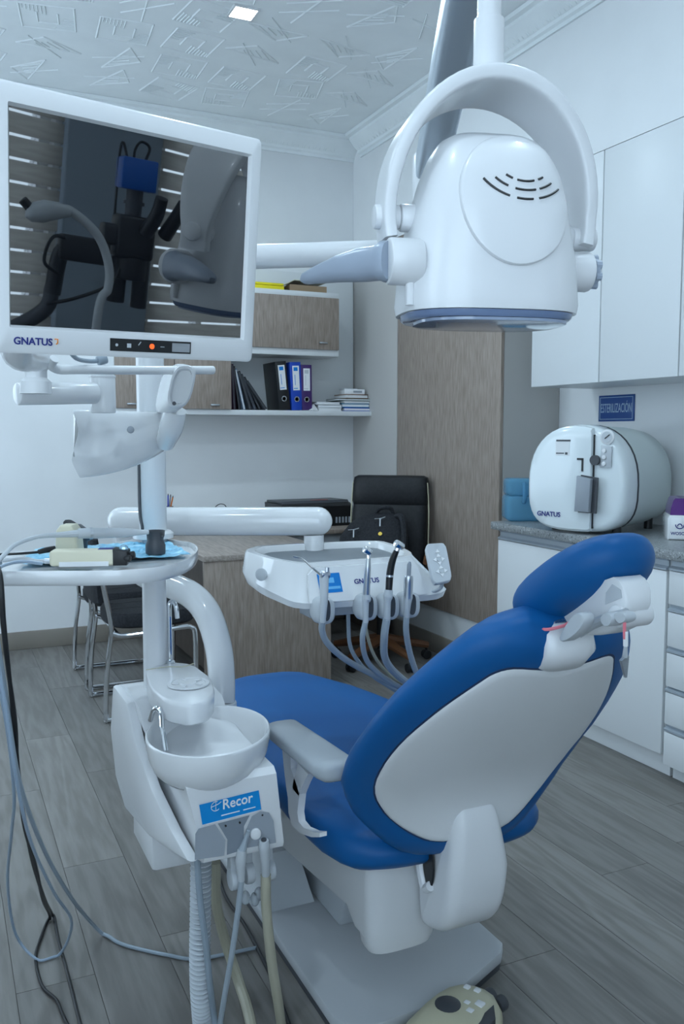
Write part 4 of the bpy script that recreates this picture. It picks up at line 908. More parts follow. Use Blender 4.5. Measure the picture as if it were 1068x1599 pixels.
# scanner block with black socket
def along(p, q, up=ZV):
    x_ = (q-p).normalized(); y_ = up.cross(x_).normalized(); return frame(p, x_, y_, x_.cross(y_))
q0, q1 = PZ(76, 886, ZT), PZ(200, 884, ZT); sm = along(q0, q1); sL = (q1-q0).length; zb = -.0035
t = thing('curing_handpiece', 'cream box-shaped dental device with black nozzle lying on the tray', 'dental device', q0)
b = B(sm); b.box(0, sL*.83, 0.004, .05, zb+.004, .032, .006, 3); bo = obj('body', b, cream, t)
obj('side_strip', B(sm).box(.02, sL*.75, .0015, .0045, zb+.004, .010), paper, bo, ang=0)
obj('blue_label', B(sm).box(sL*.60, sL*.80, .02, .045, .0321, .0327), navy, bo, ang=0)
b = B(sm); b.prism([(sL*.80, zb+.004), (sL*.98, zb+.004), (sL*1.0, .012), (sL*.99, .030), (sL*.80, .034)], .002, .052, 'y', .004).cyl((sL*.97, .025, .018), (sL*1.07, .022, .020), .008, 12, .002).cyl((sL*.95, .008, .016), (sL*1.03, .004, .014), .007, 12, .002); obj('nozzle', b, black, t)
b = B(sm); b.cyl((-.012, .022, .010), (.002, .022, .010), .006, 12); obj('plug', b, steel, t)
b = B(sm); b.tube([(-.012, .022, .010), (-.03, .022, .010), (-.055, .02, .016), (-.11, .02, .012), (-.17, .03, .02)], .0042, 8); obj('cable', b, lgrey, t)
# holder stand with lying handpiece
q2 = PZ(108, 868, ZT+.005)
t = thing('handpiece_stand', 'cream wedge stand on the tray holding a grey handpiece', 'stand', q2)
hm = frame(q2, RT, V((RT.y*-1, RT.x, 0)), ZV)
b = B(hm); b.prism([(-.026, 0.0006), (.026, 0.0006), (.021, .055), (.012, .068), (-.012, .068), (-.021, .057)], -.02, .03, 'y', .005, 3); obj('body', b, cream, t)
t = thing('ultrasonic_handpiece', 'pale grey tapered handpiece resting on the cream stand with its cable', 'handpiece', PD(180, 832, 1.86))
h0, h1 = PD(122, 833, 1.84), PD(232, 831, 1.90)
b = B(); b.tube([h0, h0.lerp(h1, .25), h0.lerp(h1, .27), h0.lerp(h1, .6), h1], [.011, .012, .0115, .0105, .0045], 14); obj('body', b, lgrey, t)
b = B(); b.tube([h0.lerp(h1, .16), h0.lerp(h1, .20)], .0128, 14, smooth=False); obj('ring', b, steel, t)
b = B(); b.tube([h0.lerp(h1, .02), PD(95, 835, 1.83), PD(60, 838, 1.80), PD(25, 850, 1.76), PD(5, 868, 1.70), PD(-10, 885, 1.66)], [.008, .006, .0045, .0045, .0045, .0045], 8); obj('cable', b, lgrey, t)
# dark rubber pieces
q3 = PZ(243, 866, ZT-.002)
t = thing('silicone_cup', 'dark slate silicone cup with a cut-out rim standing on the tray', 'cup', q3)
b = B(); cm_ = q3+V((0, 0, .002)); loops = []
for r_, z_ in ((.021, 0), (.022, .004), (.022, .02), (.018, .030), (.019, .042), (.022, .052)):
    loops.append([cm_+V((r_*math.cos(a), r_*math.sin(a), z_-(.012 if (z_ > .05 and -.6 < math.sin(a+.6) < .1 and math.cos(a) > 0) else 0))) for a in [2*PI*k/28 for k in range(28)]])
loops += [[p*1+(cm_-p)*.16+V((0, 0, 0)) for p in loops[-1]], [cm_+(p-cm_)*.84 for p in [cm_+V((.019*math.cos(2*PI*k/28), .019*math.sin(2*PI*k/28), .01)) for k in range(28)]]]
b.loft(loops); obj('body', b, dgrey, t, ang=40)
q4 = PD(122, 815, 2.0)
t = thing('rubber_mouthpiece', 'dark grey rubber mouthpiece behind the cream stand on the tray', 'mouthpiece', V((q4.x, q4.y, 1.11)))
b = B(); b.loft([ring((q4.x+dx, q4.y, z_), RT, V((-RT.y, RT.x, 0)), w_, .018, 20, 2.3) for z_, w_, dx in ((1.103, .018, 0), (1.13, .02, 0), (1.145, .026, .002), (1.16, .022, -.002), (1.17, .012, -.006))]); obj('body', b, dgrey, t, ang=50)
b = B(); b.ell((q4.x+.016, q4.y-.01, 1.142), .014, .012, .010); obj('lip', b, dgrey, t)
tag(obj('foil_ball', B().ell(PD(193, 857, 1.80), .010, .010, .009, 9, 6), mat('foil', (.45, .68, .85), .15, .6), ang=0), 'shiny crumpled blue foil ball on the tray liner', 'foil')
t = thing('black_lead', 'black lead with thick plug lying across the tray', 'cable', PD(70, 860, 1.82))
obj('plug', B().tube([PD(60, 862, 1.81), PD(72, 859, 1.82), PD(86, 857, 1.83)], [.005, .006, .0065], 10), black, t); obj('wire', B().tube([PD(-20, 866, 1.74), PD(20, 865, 1.78), PD(45, 863.5, 1.80), PD(61, 862, 1.81)], .0028, 6), black, t)
tag(obj('grey_tube', B().cord([PD(66, 880, 1.74), PD(40, 877, 1.72), PD(15, 880, 1.69), PD(-8, 892, 1.63), PD(-12, 920, 1.60), PD(-8, 1000, 1.60), PD(8, 1100, 1.62), PD(28, 1230, 1.68), PD(50, 1320, 1.80), PD(85, 1395, 2.0), PD(112, 1440, 2.18), PD(95, 1488, 2.30), PZ(62, 1500, .006), PD(25, 1460, 2.28), PD(12, 1380, 2.15), PD(18, 1300, 1.95), PD(22, 1240, 1.80), PD(10, 1130, 1.7), PD(-15, 1000, 1.65), PD(-24, 905, 1.615), PD(-20, 884, 1.65), PD(0, 878, 1.70)], .0036, 8), mat('tube_clear', (.30, .38, .48), .3)), 'thin grey-blue tube looping from the tray down to the floor', 'hose')
tag(obj('grey_hose', B().cord([PD(0, 880, 1.69), PD(-14, 886, 1.645), PD(-16, 910, 1.62), PD(-10, 960, 1.63), PD(8, 1080, 1.66), PD(30, 1220, 1.72), PD(70, 1330, 1.95), PD(110, 1400, 2.14), PD(135, 1432, 2.33), PZ(160, 1458, .009), PZ(185, 1472, .006), PZ(210, 1480, .006), PZ(260, 1491, .006), PZ(310, 1497, .006), PZ(400, 1480, .006)], .0048, 8), hoseg), 'grey hose from the tray curving along the floor to the ribbed hose', 'hose')
for k, (lab, end) in enumerate((('black cord of the pair hanging at the left edge, ending farther right', [(82, 1430), (92, 1470), (108, 1530), (128, 1610)]), ('black cord of the pair hanging at the left edge, kinked at its lower end', [(78, 1435), (60, 1475), (56, 1500), (66, 1540), (88, 1562), (98, 1585), (110, 1610)]))):
    pts = [PD(-12+2*k, 870, 1.70), PD(-1+2*k, 900, 1.62), PD(4+2*k, 970, 1.62), PD(12+k, 1040, 1.64), PD(24-2*k, 1130, 1.68), PD(28+2*k, 1220, 1.74), PD(40-2*k, 1290, 1.84), PD(52+3*k, 1350, 1.98), PD(70-3*k, 1405, 2.2)] + [PZ(*q, .005) for q in end]
    tag(obj('hanging_cable', B().cord(pts, .0042, 8), black), lab, 'cord', 'black cords at the left edge')
# ================================================================ delivery arm and instrument unit
du = thing('delivery_unit', 'white over-chair instrument unit on a swing arm with four handpiece holders', 'dental unit', (.95, 2.1, .95))
aL, aR = PD(190, 814, 2.45), PD(497, 814, 2.45)
b = B(); ax2 = (aR-aL).normalized(); loops = []
L_ = (aR-aL).length; rr_ = .040
for k in range(7):
    a = PI/2*(1-k/6); loops.append(ring(aL-ax2*(rr_*math.sin(a)*.98), V((-ax2.y, ax2.x, 0)), ZV, rr_*max(.12, math.cos(a)), rr_*max(.12, math.cos(a)), 24, 2.3))
for k in range(7):
    a = PI/2*k/6; loops.append(ring(aR+ax2*(rr_*math.sin(a)*.98), V((-ax2.y, ax2.x, 0)), ZV, rr_*max(.12, math.cos(a)), rr_*max(.12, math.cos(a)), 24, 2.3))
b.loft(loops); obj('swing_arm', b, gloss, du, ang=50)
b = B(); b.tube([PD(346, 1100, 2.33), PD(346, 1060, 2.35), PD(341, 1010, 2.38), PD(325, 960, 2.41), PD(300, 930, 2.44), PD(262, 912, 2.47), PD(225, 898, 2.49), PD(200, 870, 2.50), PD(195, 835, 2.48)], [.036, .036, .037, .038, .038, .036, .034, .032, .030], 24, 6); obj('support_pipe', b, gloss, du, ang=50)
pf_ = PD(346, 1095, 2.33); obj('pipe_foot', B().cyl(V((pf_.x, pf_.y, .40)), pf_, .04, 20, .004), white, du)
obj('arm_pivot', B().cyl(PD(490, 836, 2.45), PD(490, 868, 2.45), .028, 20), white, du)
# body : stacked outlines
def loop(pix, z, it=2): return chaikin([PZ(x_, y_, z) for x_, y_ in pix], it)
def wl(pts, it=2): return chaikin([V(p) for p in pts], it, .15)
BOT = [(.775, 1.925, .955), (.95, 1.915, .952), (1.155, 1.915, .950), (1.215, 1.965, .950), (1.20, 2.08, .960), (1.16, 2.22, .985), (.80, 2.27, .985), (.735, 2.20, .985), (.735, 2.06, .972)]
MID = [(.772, 1.918, .970), (.95, 1.908, .967), (1.16, 1.908, .966), (1.22, 1.96, .968), (1.205, 2.09, .99), (1.165, 2.235, 1.02), (.795, 2.285, 1.02), (.725, 2.21, 1.015), (.726, 2.05, .995)]
TOPO = [(.80, 1.965, 1.060), (.95, 1.957, 1.062), (1.105, 1.957, 1.062), (1.135, 2.0, 1.064), (1.155, 2.10, 1.068), (1.15, 2.225, 1.072), (.80, 2.275, 1.070), (.735, 2.215, 1.066), (.750, 2.06, 1.063)]
def shr(P, s, dz):
    c = sum((V(p) for p in P), V())/len(P); return [V((c.x+(p[0]-c.x)*s, c.y+(p[1]-c.y)*s, p[2]+dz)) for p in P]
b = B(); b.loft([wl(shr(BOT, .93, 0)), wl(BOT), wl(MID), wl(shr(TOPO, 1.0, -.006)), wl(shr(TOPO, .985, 0)), wl(shr(TOPO, .90, 0)), wl(shr(TOPO, .885, -.004)), wl(shr(TOPO, .86, -.020)), wl(shr(TOPO, .5, -.021))]); dbody = obj('body', b, gloss, du, ang=40)
b = B(); b.loft([wl(shr(TOPO, .855, -.0195)), wl(shr(TOPO, .85, -.0170))]); obj('grey_mat', b, mat('mat_grey', (.17, .19, .21), .5), du, ang=40)
fy = 1.938
def fpt(x_, z_, o=0):   # on the sloping front
    k = (z_-.967)/(1.062-.967); return V((x_, 1.908+(1.957-1.908)*k-o, z_))
slx = V((0, .049, .095)).normalized()
b = B(); pn = [(.80, .972), (1.125, .970), (1.115, 1.035), (1.095, 1.050), (.83, 1.050), (.81, 1.035)]
b.loft([[fpt(x_, z_, -.004) for x_, z_ in pn], [fpt(x_, z_, .004) for x_, z_ in pn]]); obj('front_panel', b, gloss, du, ang=30)
obj('side_knob', B().lathe([(.016, 0), (.016, .006), (.011, .008)], PD(409, 897, 2.19), (-.75, -.6, 0), 16), lgrey, du)
def facq(x0, x1, z0, z1, o): return [fpt(x0, z0, o), fpt(x1, z0, o), fpt(x1, z1, o), fpt(x0, z1, o)]
b = B(); b.loft([facq(.832, .892, .992, 1.036, .0042), facq(.832, .892, .992, 1.036, .0052)]); sk = obj('blue_sticker', b, stick, du, ang=0)
b = B(); b.loft([facq(.836, .888, 1.000, 1.006, .0053), facq(.836, .888, 1.000, 1.006, .0057)]).loft([facq(.850, .874, 1.014, 1.026, .0053), facq(.850, .874, 1.014, 1.026, .0057)]); obj('sticker_print', b, mat('sticker_pale', (.15, .5, .85), .4), sk, ang=0)
obj('lettering', B().text('GNATUS', fpt(.962, 1.012, .0050), XV, slx, .0175, .02, .0003), navy, du, ang=0)
# instrument holders and instruments
def holder(px_, py_, d):
    p = PD(px_, py_, d); b = B()
    b.loft([ring(p+V((0, y_, 0)), XV, ZV, w_, h_, 24, 2.8) for y_, w_, h_ in ((-.022, .020, .026), (-.016, .025, .031), (.012, .026, .033), (.03, .022, .028))])
    o = obj('holder', b, lgrey, du, ang=50)
    b = B(); b.loft([ring(p+V((0, -.0235, .004)), XV, ZV, .010, .026, 18, 2.5), ring(p+V((0, -.021, .004)), XV, ZV, .010, .026, 18, 2.5)]); obj('holder_slot', b, dgrey, o)
    return p
hold = [(504, 953, 2.10), (571, 948, 2.14), (605, 947, 2.16), (637, 944, 2.18)]
HP = [holder(*q) for q in hold]
b = B(); b.box(HP[0].x-.02, HP[3].x+.02, 1.93, 2.0, .93, .955, .004); obj('holder_rail', b, mgrey, du)
def hoseline(pts, r, m, t, nm='hose'): obj(nm, B().tube(pts, r, 10, 6), m, t)
t = thing('air_water_syringe', 'grey three-way syringe with thin angled metal nozzle, leftmost instrument', 'syringe', PD(504, 950, 2.05))
obj('body', B().tube([PD(507, 897, 2.055), PD(506, 905, 2.055), PD(506, 935, 2.05), PD(504, 972, 2.055)], [.011, .0115, .0095, .0065], 14), lgrey, t)
obj('head', B().cyl(PD(500, 897, 2.05), PD(514, 897, 2.06), .010, 14, .003).cyl(PD(511, 893, 2.05), PD(511, 886, 2.05), .005, 10), steel, t)
obj('nozzle', B().tube([PD(500, 897, 2.045), PD(488, 887, 2.04), PD(472, 873, 2.03), PD(457, 869, 2.02)], [.0035, .0025, .0022, .002], 8, 4), chrome, t)
hoseline([PD(504, 968, 2.06), PD(503, 985, 2.08), PD(512, 1005, 2.12), PD(540, 1030, 2.2), PD(585, 1055, 2.28), PD(640, 1080, 2.32), PD(690, 1100, 2.34)], .008, hosel, t)
t = thing('turbine_handpiece', 'silver high-speed turbine handpiece, second from the left on the instrument unit', 'handpiece', PD(574, 930, 2.10))
obj('body', B().tube([PD(575, 870, 2.10), PD(574, 890, 2.10), PD(572, 930, 2.11)], [.0055, .0075, .009], 14), steel, t)
obj('head', B().cyl(PD(569, 857, 2.09), PD(578, 863, 2.10), .009, 14, .002).tube([PD(574, 861, 2.10), PD(575, 872, 2.10)], .006, 10, smooth=False), chrome, t)
obj('coupling', B().tube([PD(572, 929, 2.11), PD(572, 936, 2.11), PD(571, 940, 2.11), PD(571, 972, 2.115)], [.011, .0115, .0085, .0065], 14), lgrey, t)
hoseline([PD(571, 968, 2.115), PD(566, 1000, 2.13), PD(575, 1035, 2.2), PD(610, 1065, 2.28), PD(660, 1090, 2.32)], .0068, hosel, t)
t = thing('contra_angle_handpiece', 'black handpiece with chrome head, third from the left on the instrument unit', 'handpiece', PD(610, 920, 2.12))
obj('body', B().tube([PD(620, 858, 2.11), PD(613, 875, 2.115), PD(609, 895, 2.12), PD(607, 922, 2.12)], [.0065, .0085, .009, .0085], 14), black, t)
obj('ring', B().tube([PD(608.6, 898, 2.12), PD(608.4, 901, 2.12)], .0095, 14, smooth=False), steel, t)
obj('head', B().cyl(PD(618, 848, 2.10), PD(628, 854, 2.115), .0095, 14, .002).tube([PD(622, 852, 2.11), PD(619, 860, 2.11)], .007, 10, smooth=False), chrome, t)
obj('coupling', B().tube([PD(607, 921, 2.12), PD(606, 932, 2.12), PD(605, 940, 2.12), PD(604, 968, 2.125)], [.010, .0115, .0085, .0085], 14), lgrey, t)
hoseline([PD(604, 965, 2.125), PD(600, 995, 2.14), PD(602, 1030, 2.2), PD(625, 1058, 2.27), PD(670, 1088, 2.32)], .0095, hosel, t)
t = thing('micromotor', 'short metal micromotor with stepped tip, rightmost on the instrument unit', 'handpiece', PD(638, 930, 2.14))
obj('body', B().tube([PD(638, 899, 2.14), PD(638, 905, 2.14), PD(637, 934, 2.145)], [.010, .0115, .0115], 16), steel, t)
obj('shaft', B().tube([PD(640, 877, 2.135), PD(639, 882, 2.135), PD(638, 900, 2.14)], [.003, .0055, .0055], 12, smooth=False), mgrey, t)
obj('coupling', B().tube([PD(637, 932, 2.145), PD(636, 944, 2.145), PD(635, 964, 2.15)], [.012, .009, .0065], 14), lgrey, t)
hoseline([PD(635, 960, 2.15), PD(634, 985, 2.16), PD(640, 1020, 2.2), PD(652, 1055, 2.24), PD(668, 1085, 2.28)], .0075, hosel, t)
tag(obj('beige_hose', B().tube([PD(574, 965, 2.16), PD(572, 985, 2.18), PD(585, 1025, 2.24), PD(610, 1055, 2.29), PD(655, 1085, 2.33)], .0042, 8), hoseb), 'thin beige hose hanging behind the turbine hose', 'hose')
tag(obj('feed_hose', B().tube([PD(545, 930, 2.25), PD(544, 975, 2.26), PD(549, 1015, 2.28), PD(575, 1050, 2.32), PD(620, 1080, 2.36)], .0055, 8), hoseg), 'grey feed hose hanging between syringe and turbine', 'hose')
# keypad
kq = [PD(664, 849, 2.24), PD(696, 847, 2.26), PD(707, 906, 2.20), PD(677, 912, 2.18)]
kn = (kq[1]-kq[0]).cross(kq[3]-kq[0]).normalized()
if kn.dot(FW) > 0: kn = -kn
kr = chaikin(kq, 2, .12)
b = B(); kc = sum(kq, V())/4
b.loft([[p-kn*.012 for p in kr], [p-kn*.002 for p in kr], [kc+(p-kc)*.96 for p in kr]]); kpd = obj('keypad', b, lgrey, du, ang=30)
kx, ky = (kq[1]-kq[0]+kq[2]-kq[3]).normalized(), (kq[0]-kq[3]+kq[1]-kq[2]).normalized()
def keys(u, v_, full):
    for k in range(4 if full else 1):
        a = PI/2*k; o_ = kc+kx*u+ky*v_+kn*.0004
        d1, d2 = (ky*math.cos(a)+kx*math.sin(a)), (kx*math.cos(a)-ky*math.sin(a))
        c = o_+d1*(.011 if full else 0)
        bb = B(); bb.loft([[c+d1*.006+kn*h_, c-d1*.004+d2*.006+kn*h_, c-d1*.004-d2*.006+kn*h_] for h_ in (0, .0015)]); obj('arrow_key', bb, paper, kpd, ang=0)
    if full: bb = B(); bb.cyl(kc+kx*u+ky*v_, kc+kx*u+ky*v_+kn*.002, .0065, 12); obj('round_key', bb, lgrey, kpd)
keys(0, .032, False); keys(0, .008, True); keys(.001, -.026, True)
obj('keypad_arm', B().tube([PD(690, 900, 2.24), PD(688, 918, 2.25), PD(668, 926, 2.25)], .005, 8), lgrey, du)
# ================================================================ operating light
LO_ = PD(757, 494, 1.16)
viewd = V((CAM.x-LO_.x, CAM.y-LO_.y, 0)).normalized(); vr = V((-viewd.y, viewd.x, 0))
if vr.dot(RT) < 0: vr = -vr
ta = math.radians(20); lf = (viewd*math.cos(ta)+vr*math.sin(ta)).normalized()        # front of the lamp
lxv = V((-lf.y, lf.x, 0))
if lxv.dot(RT) < 0: lxv = -lxv
LM = frame(LO_, lxv, -lf, ZV)            # x right, y back, z up
dl = thing('operating_light', 'large white dental operating light hanging from an arched yoke', 'dental lamp', LO_)
HT = .228
KV = [(0, .1165, .078), (.05, .1185, .080), (.3, .1135, .079), (.55, .102, .075), (.75, .0885, .067), (.88, .0765, .055), (.95, .066, .043), (.985, .052, .030), (1.0, .030, .016)]
def wd_(v_):
    for (a, w1, d1), (b_, w2, d2) in zip(KV, KV[1:]):
        if v_ <= b_: k = (v_-a)/(b_-a); return w1+(w2-w1)*k, d1+(d2-d1)*k
    return KV[-1][1:]
PE = 3.0
b = B(LM); b.loft([ring((0, 0, v_*HT), XV, YV, *wd_(v_), 44, PE) for v_ in (0, .02, .05, .15, .3, .45, .55, .65, .75, .82, .88, .92, .95, .97, .985, 1.0)]); lhd = obj('head_shell', b, white, dl, ang=50)
def front(x_, z_, o=0):
    w_, d_ = wd_(max(0, min(1, z_/HT))); k = min(.985, abs(x_)/w_); return V((x_, -d_*(1-k**PE)**(1/PE)-o, z_))
b = B(LM); loops = []
pc_ = (.014, .140)
for s_, o_ in ((1.0, -.003), (1.0, .004), (.985, .006), (.95, .0065), (.7, .0065), (.4, .0065), (.1, .0065)):
    lp = []
    for k in range(48):
        a = 2*PI*k/48; c, s = math.cos(a), math.sin(a)
        x_ = pc_[0]+.074*c*s_; z_ = pc_[1]+(.088 if s < 0 else .078)*s*s_
        w_, _ = wd_(min(1, z_/HT)); x_ = max(-w_*.95, min(w_*.95, x_)); lp.append(front(x_, z_, o_))
    loops.append(lp)
b.loft(loops); fp = obj('front_cover', b, white, dl, ang=40)
vc = (.022, .205)
for r_, segs in ((.048, ((-35, -22), (-14, 16), (24, 34))), (.062, ((-44, -24), (-14, 14), (20, 40))), (.076, ((-52, -18), (-10, 8), (15, 44)))):
    for a0, a1 in segs:
        pts = []
        for k in range(7):
            a = math.radians(a0+(a1-a0)*k/6); pts.append(front(vc[0]+r_*math.sin(a)*.9, vc[1]-.012-r_*math.cos(a)*.80, .0068))
        b = B(LM); b.tube(pts, .0015, 6, 2); obj('vent_slot', b, black, fp)
b = B(LM); b.loft([ring((0, 0, z_), XV, YV, .112*s, .075*s, 40, PE) for z_, s in ((-.0005, 1.0), (-.006, .985), (-.009, .95))]); obj('lens_rim', b, mat('lens_blue', (.16, .22, .36), .15, coat=.5), dl, ang=40)
b = B(LM); b.loft([ring((.004, -.004, z_), XV, YV, .100*s, .066*s, 40, PE) for z_, s in ((-.0095, 1), (-.013, .99), (-.014, .9))]); obj('lens', b, mat('lens_glass', (.30, .36, .48), .1, coat=.6), dl, ang=40)
# arched yoke
b = B(LM); loops = []
for k in range(37):
    a = math.radians(192-204*k/36); c, s = math.cos(a), math.sin(a)
    ctr = V((.136*c, 0, .128+.165*s)); rad = V((c/.136, 0, s/.165)).normalized()
    e_ = max(0, s); loops.append(ring(ctr, rad, YV, .0085+.002*e_, .026+.030*e_**.8, 24, 7))
b.loft(loops); obj('yoke', b, white, dl, ang=40)
for sx in (-1, 1):
    zz2 = .122 if sx < 0 else .105
    b = B(LM); b.cyl((sx*.092, 0, zz2), (sx*.118, 0, zz2), .0175, 20, .003).cyl((sx*.118, 0, zz2), (sx*.152, 0, zz2), .0155, 20, .003); obj('yoke_pivot', b, white, dl)
    by_ = -.035 if sx < 0 else -.01
    b = B(LM); b.cyl((sx*.098, by_, .060), (sx*.142, by_, .060), .029 if sx < 0 else .026, 28, .004); obj('handle_boss', b, white, dl)
b = B(LM); loops = []
for k, h_, w_ in ((0, .025, .022), (.06, .026, .024), (.12, .022, .02), (.3, .0215, .021), (.55, .017, .019), (.8, .0115, .015), (.95, .008, .011), (1.0, .003, .005)):
    loops.append(ring((-.135-.095*k, -.035+.130*k, .060-.004*k+.004*math.sin(PI*k)), V((.13, .095, 0)).normalized(), ZV, w_, h_, 20, 2.6))
b.loft(loops); obj('grip_handle', b, hgrey, dl, ang=50, label='blue-grey paddle handle')
b = B(LM)
for k in range(7): a = 2*PI*k/7; b.cyl((.143, -.01+.017*math.cos(a), .06+.017*math.sin(a)), (.151, -.01+.017*math.cos(a), .06+.017*math.sin(a)), .006, 10)
b.cyl((.142, -.01, .06), (.149, -.01, .06), .02, 20); obj('star_knob', b, hgrey, dl)
b = B(LM); b.cyl((-.1135, -.04, .006), (-.1135, -.04, .045), .006, 10); obj('side_clip', b, white, dl)
# hanging tube, joint, beam, lower arm
b = B(LM); b.lathe([(.030, .288), (.024, .300), (.0195, .303), (.0195, .375), (.0155, .377), (.0155, .52)], (0, 0, 0), n=24); obj('hanger_tube', b, white, dl)
jt = LM @ V((0, 0, .53))
b = B(); b.cyl(jt+V((0, 0, -.03)), jt+V((0, 0, .06)), .036, 24, .006); obj('top_joint', b, dgrey, dl)
bb_ = PD(672, 262, 1.95)
def beam(p, q, w_, h_, m, nm):
    x_ = (q-p).normalized(); y_ = ZV.cross(x_).normalized(); z_ = x_.cross(y_)
    bx_ = B(); bx_.loft([ring(p, y_, z_, w_, h_, 20, 5), ring(q, y_, z_, w_, h_, 20, 5)]); return obj(nm, bx_, m, dl, ang=40)
bt = beam(jt+V((0, 0, .03)), bb_, .034, .036, alu, 'spring_beam')
elb = PD(668, 392, 1.97)
b = B(); b.cyl(elb+V((0, 0, -.035)), V((elb.x, elb.y, bb_.z+.03)), .036, 24, .006); obj('elbow', b, white, dl)
pt_ = PY(238, 391, PYp); pt_ = V((PXp, PYp, elb.z+.01))
b = B(); b.tube([pt_, elb], .028, 24, smooth=False); obj('pivot_arm', b, white, dl)
b = B(); b.cyl((PXp, PYp, pt_.z-.06), (PXp, PYp, pt_.z+.05), .042, 28, .006); obj('post_sleeve', b, white, dl)
# ================================================================ monitor
mx_, my_, mz_ = V((.9651, .2611, .0205)), V((.0142, -.1306, .9913)), V((.2616, -.9564, -.1298))
my_ = (my_-mx_*my_.dot(mx_)).normalized(); mx_.normalize(); mz_ = mx_.cross(my_)
MO = V((.2549, 1.1955, 1.6415))
MM = frame(MO, mx_, my_, mz_)           # x right, y up, z out of the screen
mo = thing('monitor', 'white-framed flat monitor with dark reflecting screen on an articulated arm', 'monitor', MO)
SW, SH = .169, .1268
b = B(MM)
def rrect(x0, x1, y0, y1, z, r): 
    o = []
    for cx_, cy_, a0 in ((x1-r, y1-r, 0), (x0+r, y1-r, 90), (x0+r, y0+r, 180), (x1-r, y0+r, 270)):
        for k in range(5): a = math.radians(a0+90*k/4); o.append(V((cx_+r*math.cos(a), cy_+r*math.sin(a), z)))
    return o
X0, X1, Y0, Y1 = -SW-.022, SW+.020, -SH-.034, SH+.026
b.loft([rrect(X0+.01, X1-.01, Y0+.01, Y1-.01, -.045, .01), rrect(X0, X1, Y0, Y1, -.03, .008), rrect(X0, X1, Y0, Y1, .004, .008), rrect(X0+.004, X1-.004, Y0+.004, Y1-.004, .007, .006), rrect(-SW-.003, SW+.003, -SH-.003, SH+.003, .007, .002), rrect(-SW, SW, -SH, SH, .0005, .001), rrect(-SW+.01, SW-.01, -SH+.01, SH-.01, -.002, .001)])
mf = obj('bezel', b, gloss, mo, ang=40)
obj('screen', B(MM).box(-SW+.0003, SW-.0003, -SH+.0003, SH-.0003, -.001, .0012), glassm, mo, ang=0, label='dark glossy screen mirroring the room')
cs_ = obj('control_strip', B(MM).box(-.040, .082, -SH-.026, -SH-.0095, .0072, .0082), black, mo, ang=0)
obj('silver_plate', B(MM).box(.052, .080, -SH-.024, -SH-.012, .0083, .0087), steel, cs_, ang=0)
obj('power_light', B(MM).cyl((.021, -SH-.018, .0083), (.021, -SH-.018, .0088), .0036, 14), redm, cs_)
b = B(MM); b.cyl((-.031, -SH-.018, .0083), (-.031, -SH-.018, .0087), .002, 10).box(-.016, -.010, -SH-.021, -SH-.0155, .0083, .0087).box(.034, .040, -SH-.0185, -SH-.0175, .0083, .0087).box(.001, .007, -.0006, .0006, 0, .0004, M=Mx.Translation((0, -SH-.018, .0083)) @ Mx.Rotation(.9, 4, 'Z')); obj('icon', b, lgrey, cs_, ang=0)
obj('lettering', B().text('GNATUS', MM @ V((-.143, -SH-.019, .0078)), mx_, my_, .0125, .025, .0003), navy, mo, ang=0)
b = B(MM); b.tube([(-.1155, -SH-.0145, .0078), (-.1115, -SH-.0145, .0078), (-.1115, -SH-.019, .0078), (-.1135, -SH-.021, .0078)], .0008, 5, smooth=False); obj('logo_mark', b, orange, mo)
obj('rear_cover', B(MM).box(-.10, .10, -.10, .08, -.075, -.044, .015), white, mo)
# joint, short tube, cylinder, shroud arm back to the post
j0 = PD(55, 552, 1.30); j1 = PD(57, 585, 1.55); j2 = PD(57, 612, 1.62)
b = B(); b.tube([MM @ V((-.12, -.07, -.06)), MM @ V((-.125, -.16, -.10)), PD(57, 560, 1.50)], .022, 16); obj('monitor_bracket', b, white, mo, ang=40)
b = B(); b.loft([ring(PD(56, y_, 1.56), RT, V((-RT.y, RT.x, 0)), w_, w_, 20, 3) for y_, w_ in ((548, .026), (570, .026), (578, .018), (590, .018), (596, .025), (615, .026))]); obj('swivel_joint', b, white, mo, ang=40)
b = B(); b.cyl(PD(26, 615, 1.57), PD(150, 614, 1.68), .0205, 20, .004); obj('short_arm', b, white, mo)
cA = PD(160, 588, 1.72); cB = PD(160, 645, 1.72); cB = V((cA.x, cA.y, cB.z))
b = B(); b.cyl(cB, cA, .0245, 24, .003); obj('vertical_joint', b, white, mo)
b = B(); b.lathe([(.0255, 0), (.0255, .004), (.02, .006)], cA-V((0, 0, .002)), n=24); obj('joint_cap', b, white, mo)
# shroud: curved cover from left open end to the post
b = B(); loops = []
for k in range(11):
    s = k/10
    top = PD(121+150*s, 640+4*s, 1.74+.26*s); bot = PD(127+140*s, 745-6*s-42*s**2.2, 1.74+.26*s)
    mid = (top+bot)/2; h_ = (top-bot).length/2; upv = (top-bot).normalized()
    e_ = 1 if s < .85 else math.sqrt(max(.05, 1-((s-.85)/.152)**2))
    hf = V((FW.x, FW.y, 0)).normalized(); lp = ring(mid, upv, hf, h_*(.7+.3*e_), (.024+.014*s)*e_, 56, 3.4)
    for p in lp:                                 # lower half swells out below a ridge that rises towards the post
        v_ = (p-mid).dot(upv)/h_; q = max(0, min(1, ((-.28+.62*s)-v_)/.28)); q = q*q*(3-2*q)
        if (p-mid).dot(hf) < .004: p -= hf*(.017*q*e_)
        if k == 0: p += RT*(.006*math.sin(v_*4.2))
    loops.append(lp)
b.loft(loops); obj('arm_shroud', b, gloss, mo, ang=50)
obj('shroud_bolt', B().cyl(PD(204, 671, 1.83), PD(204, 671, 1.79), .0075, 14, .002), mgrey, mo)
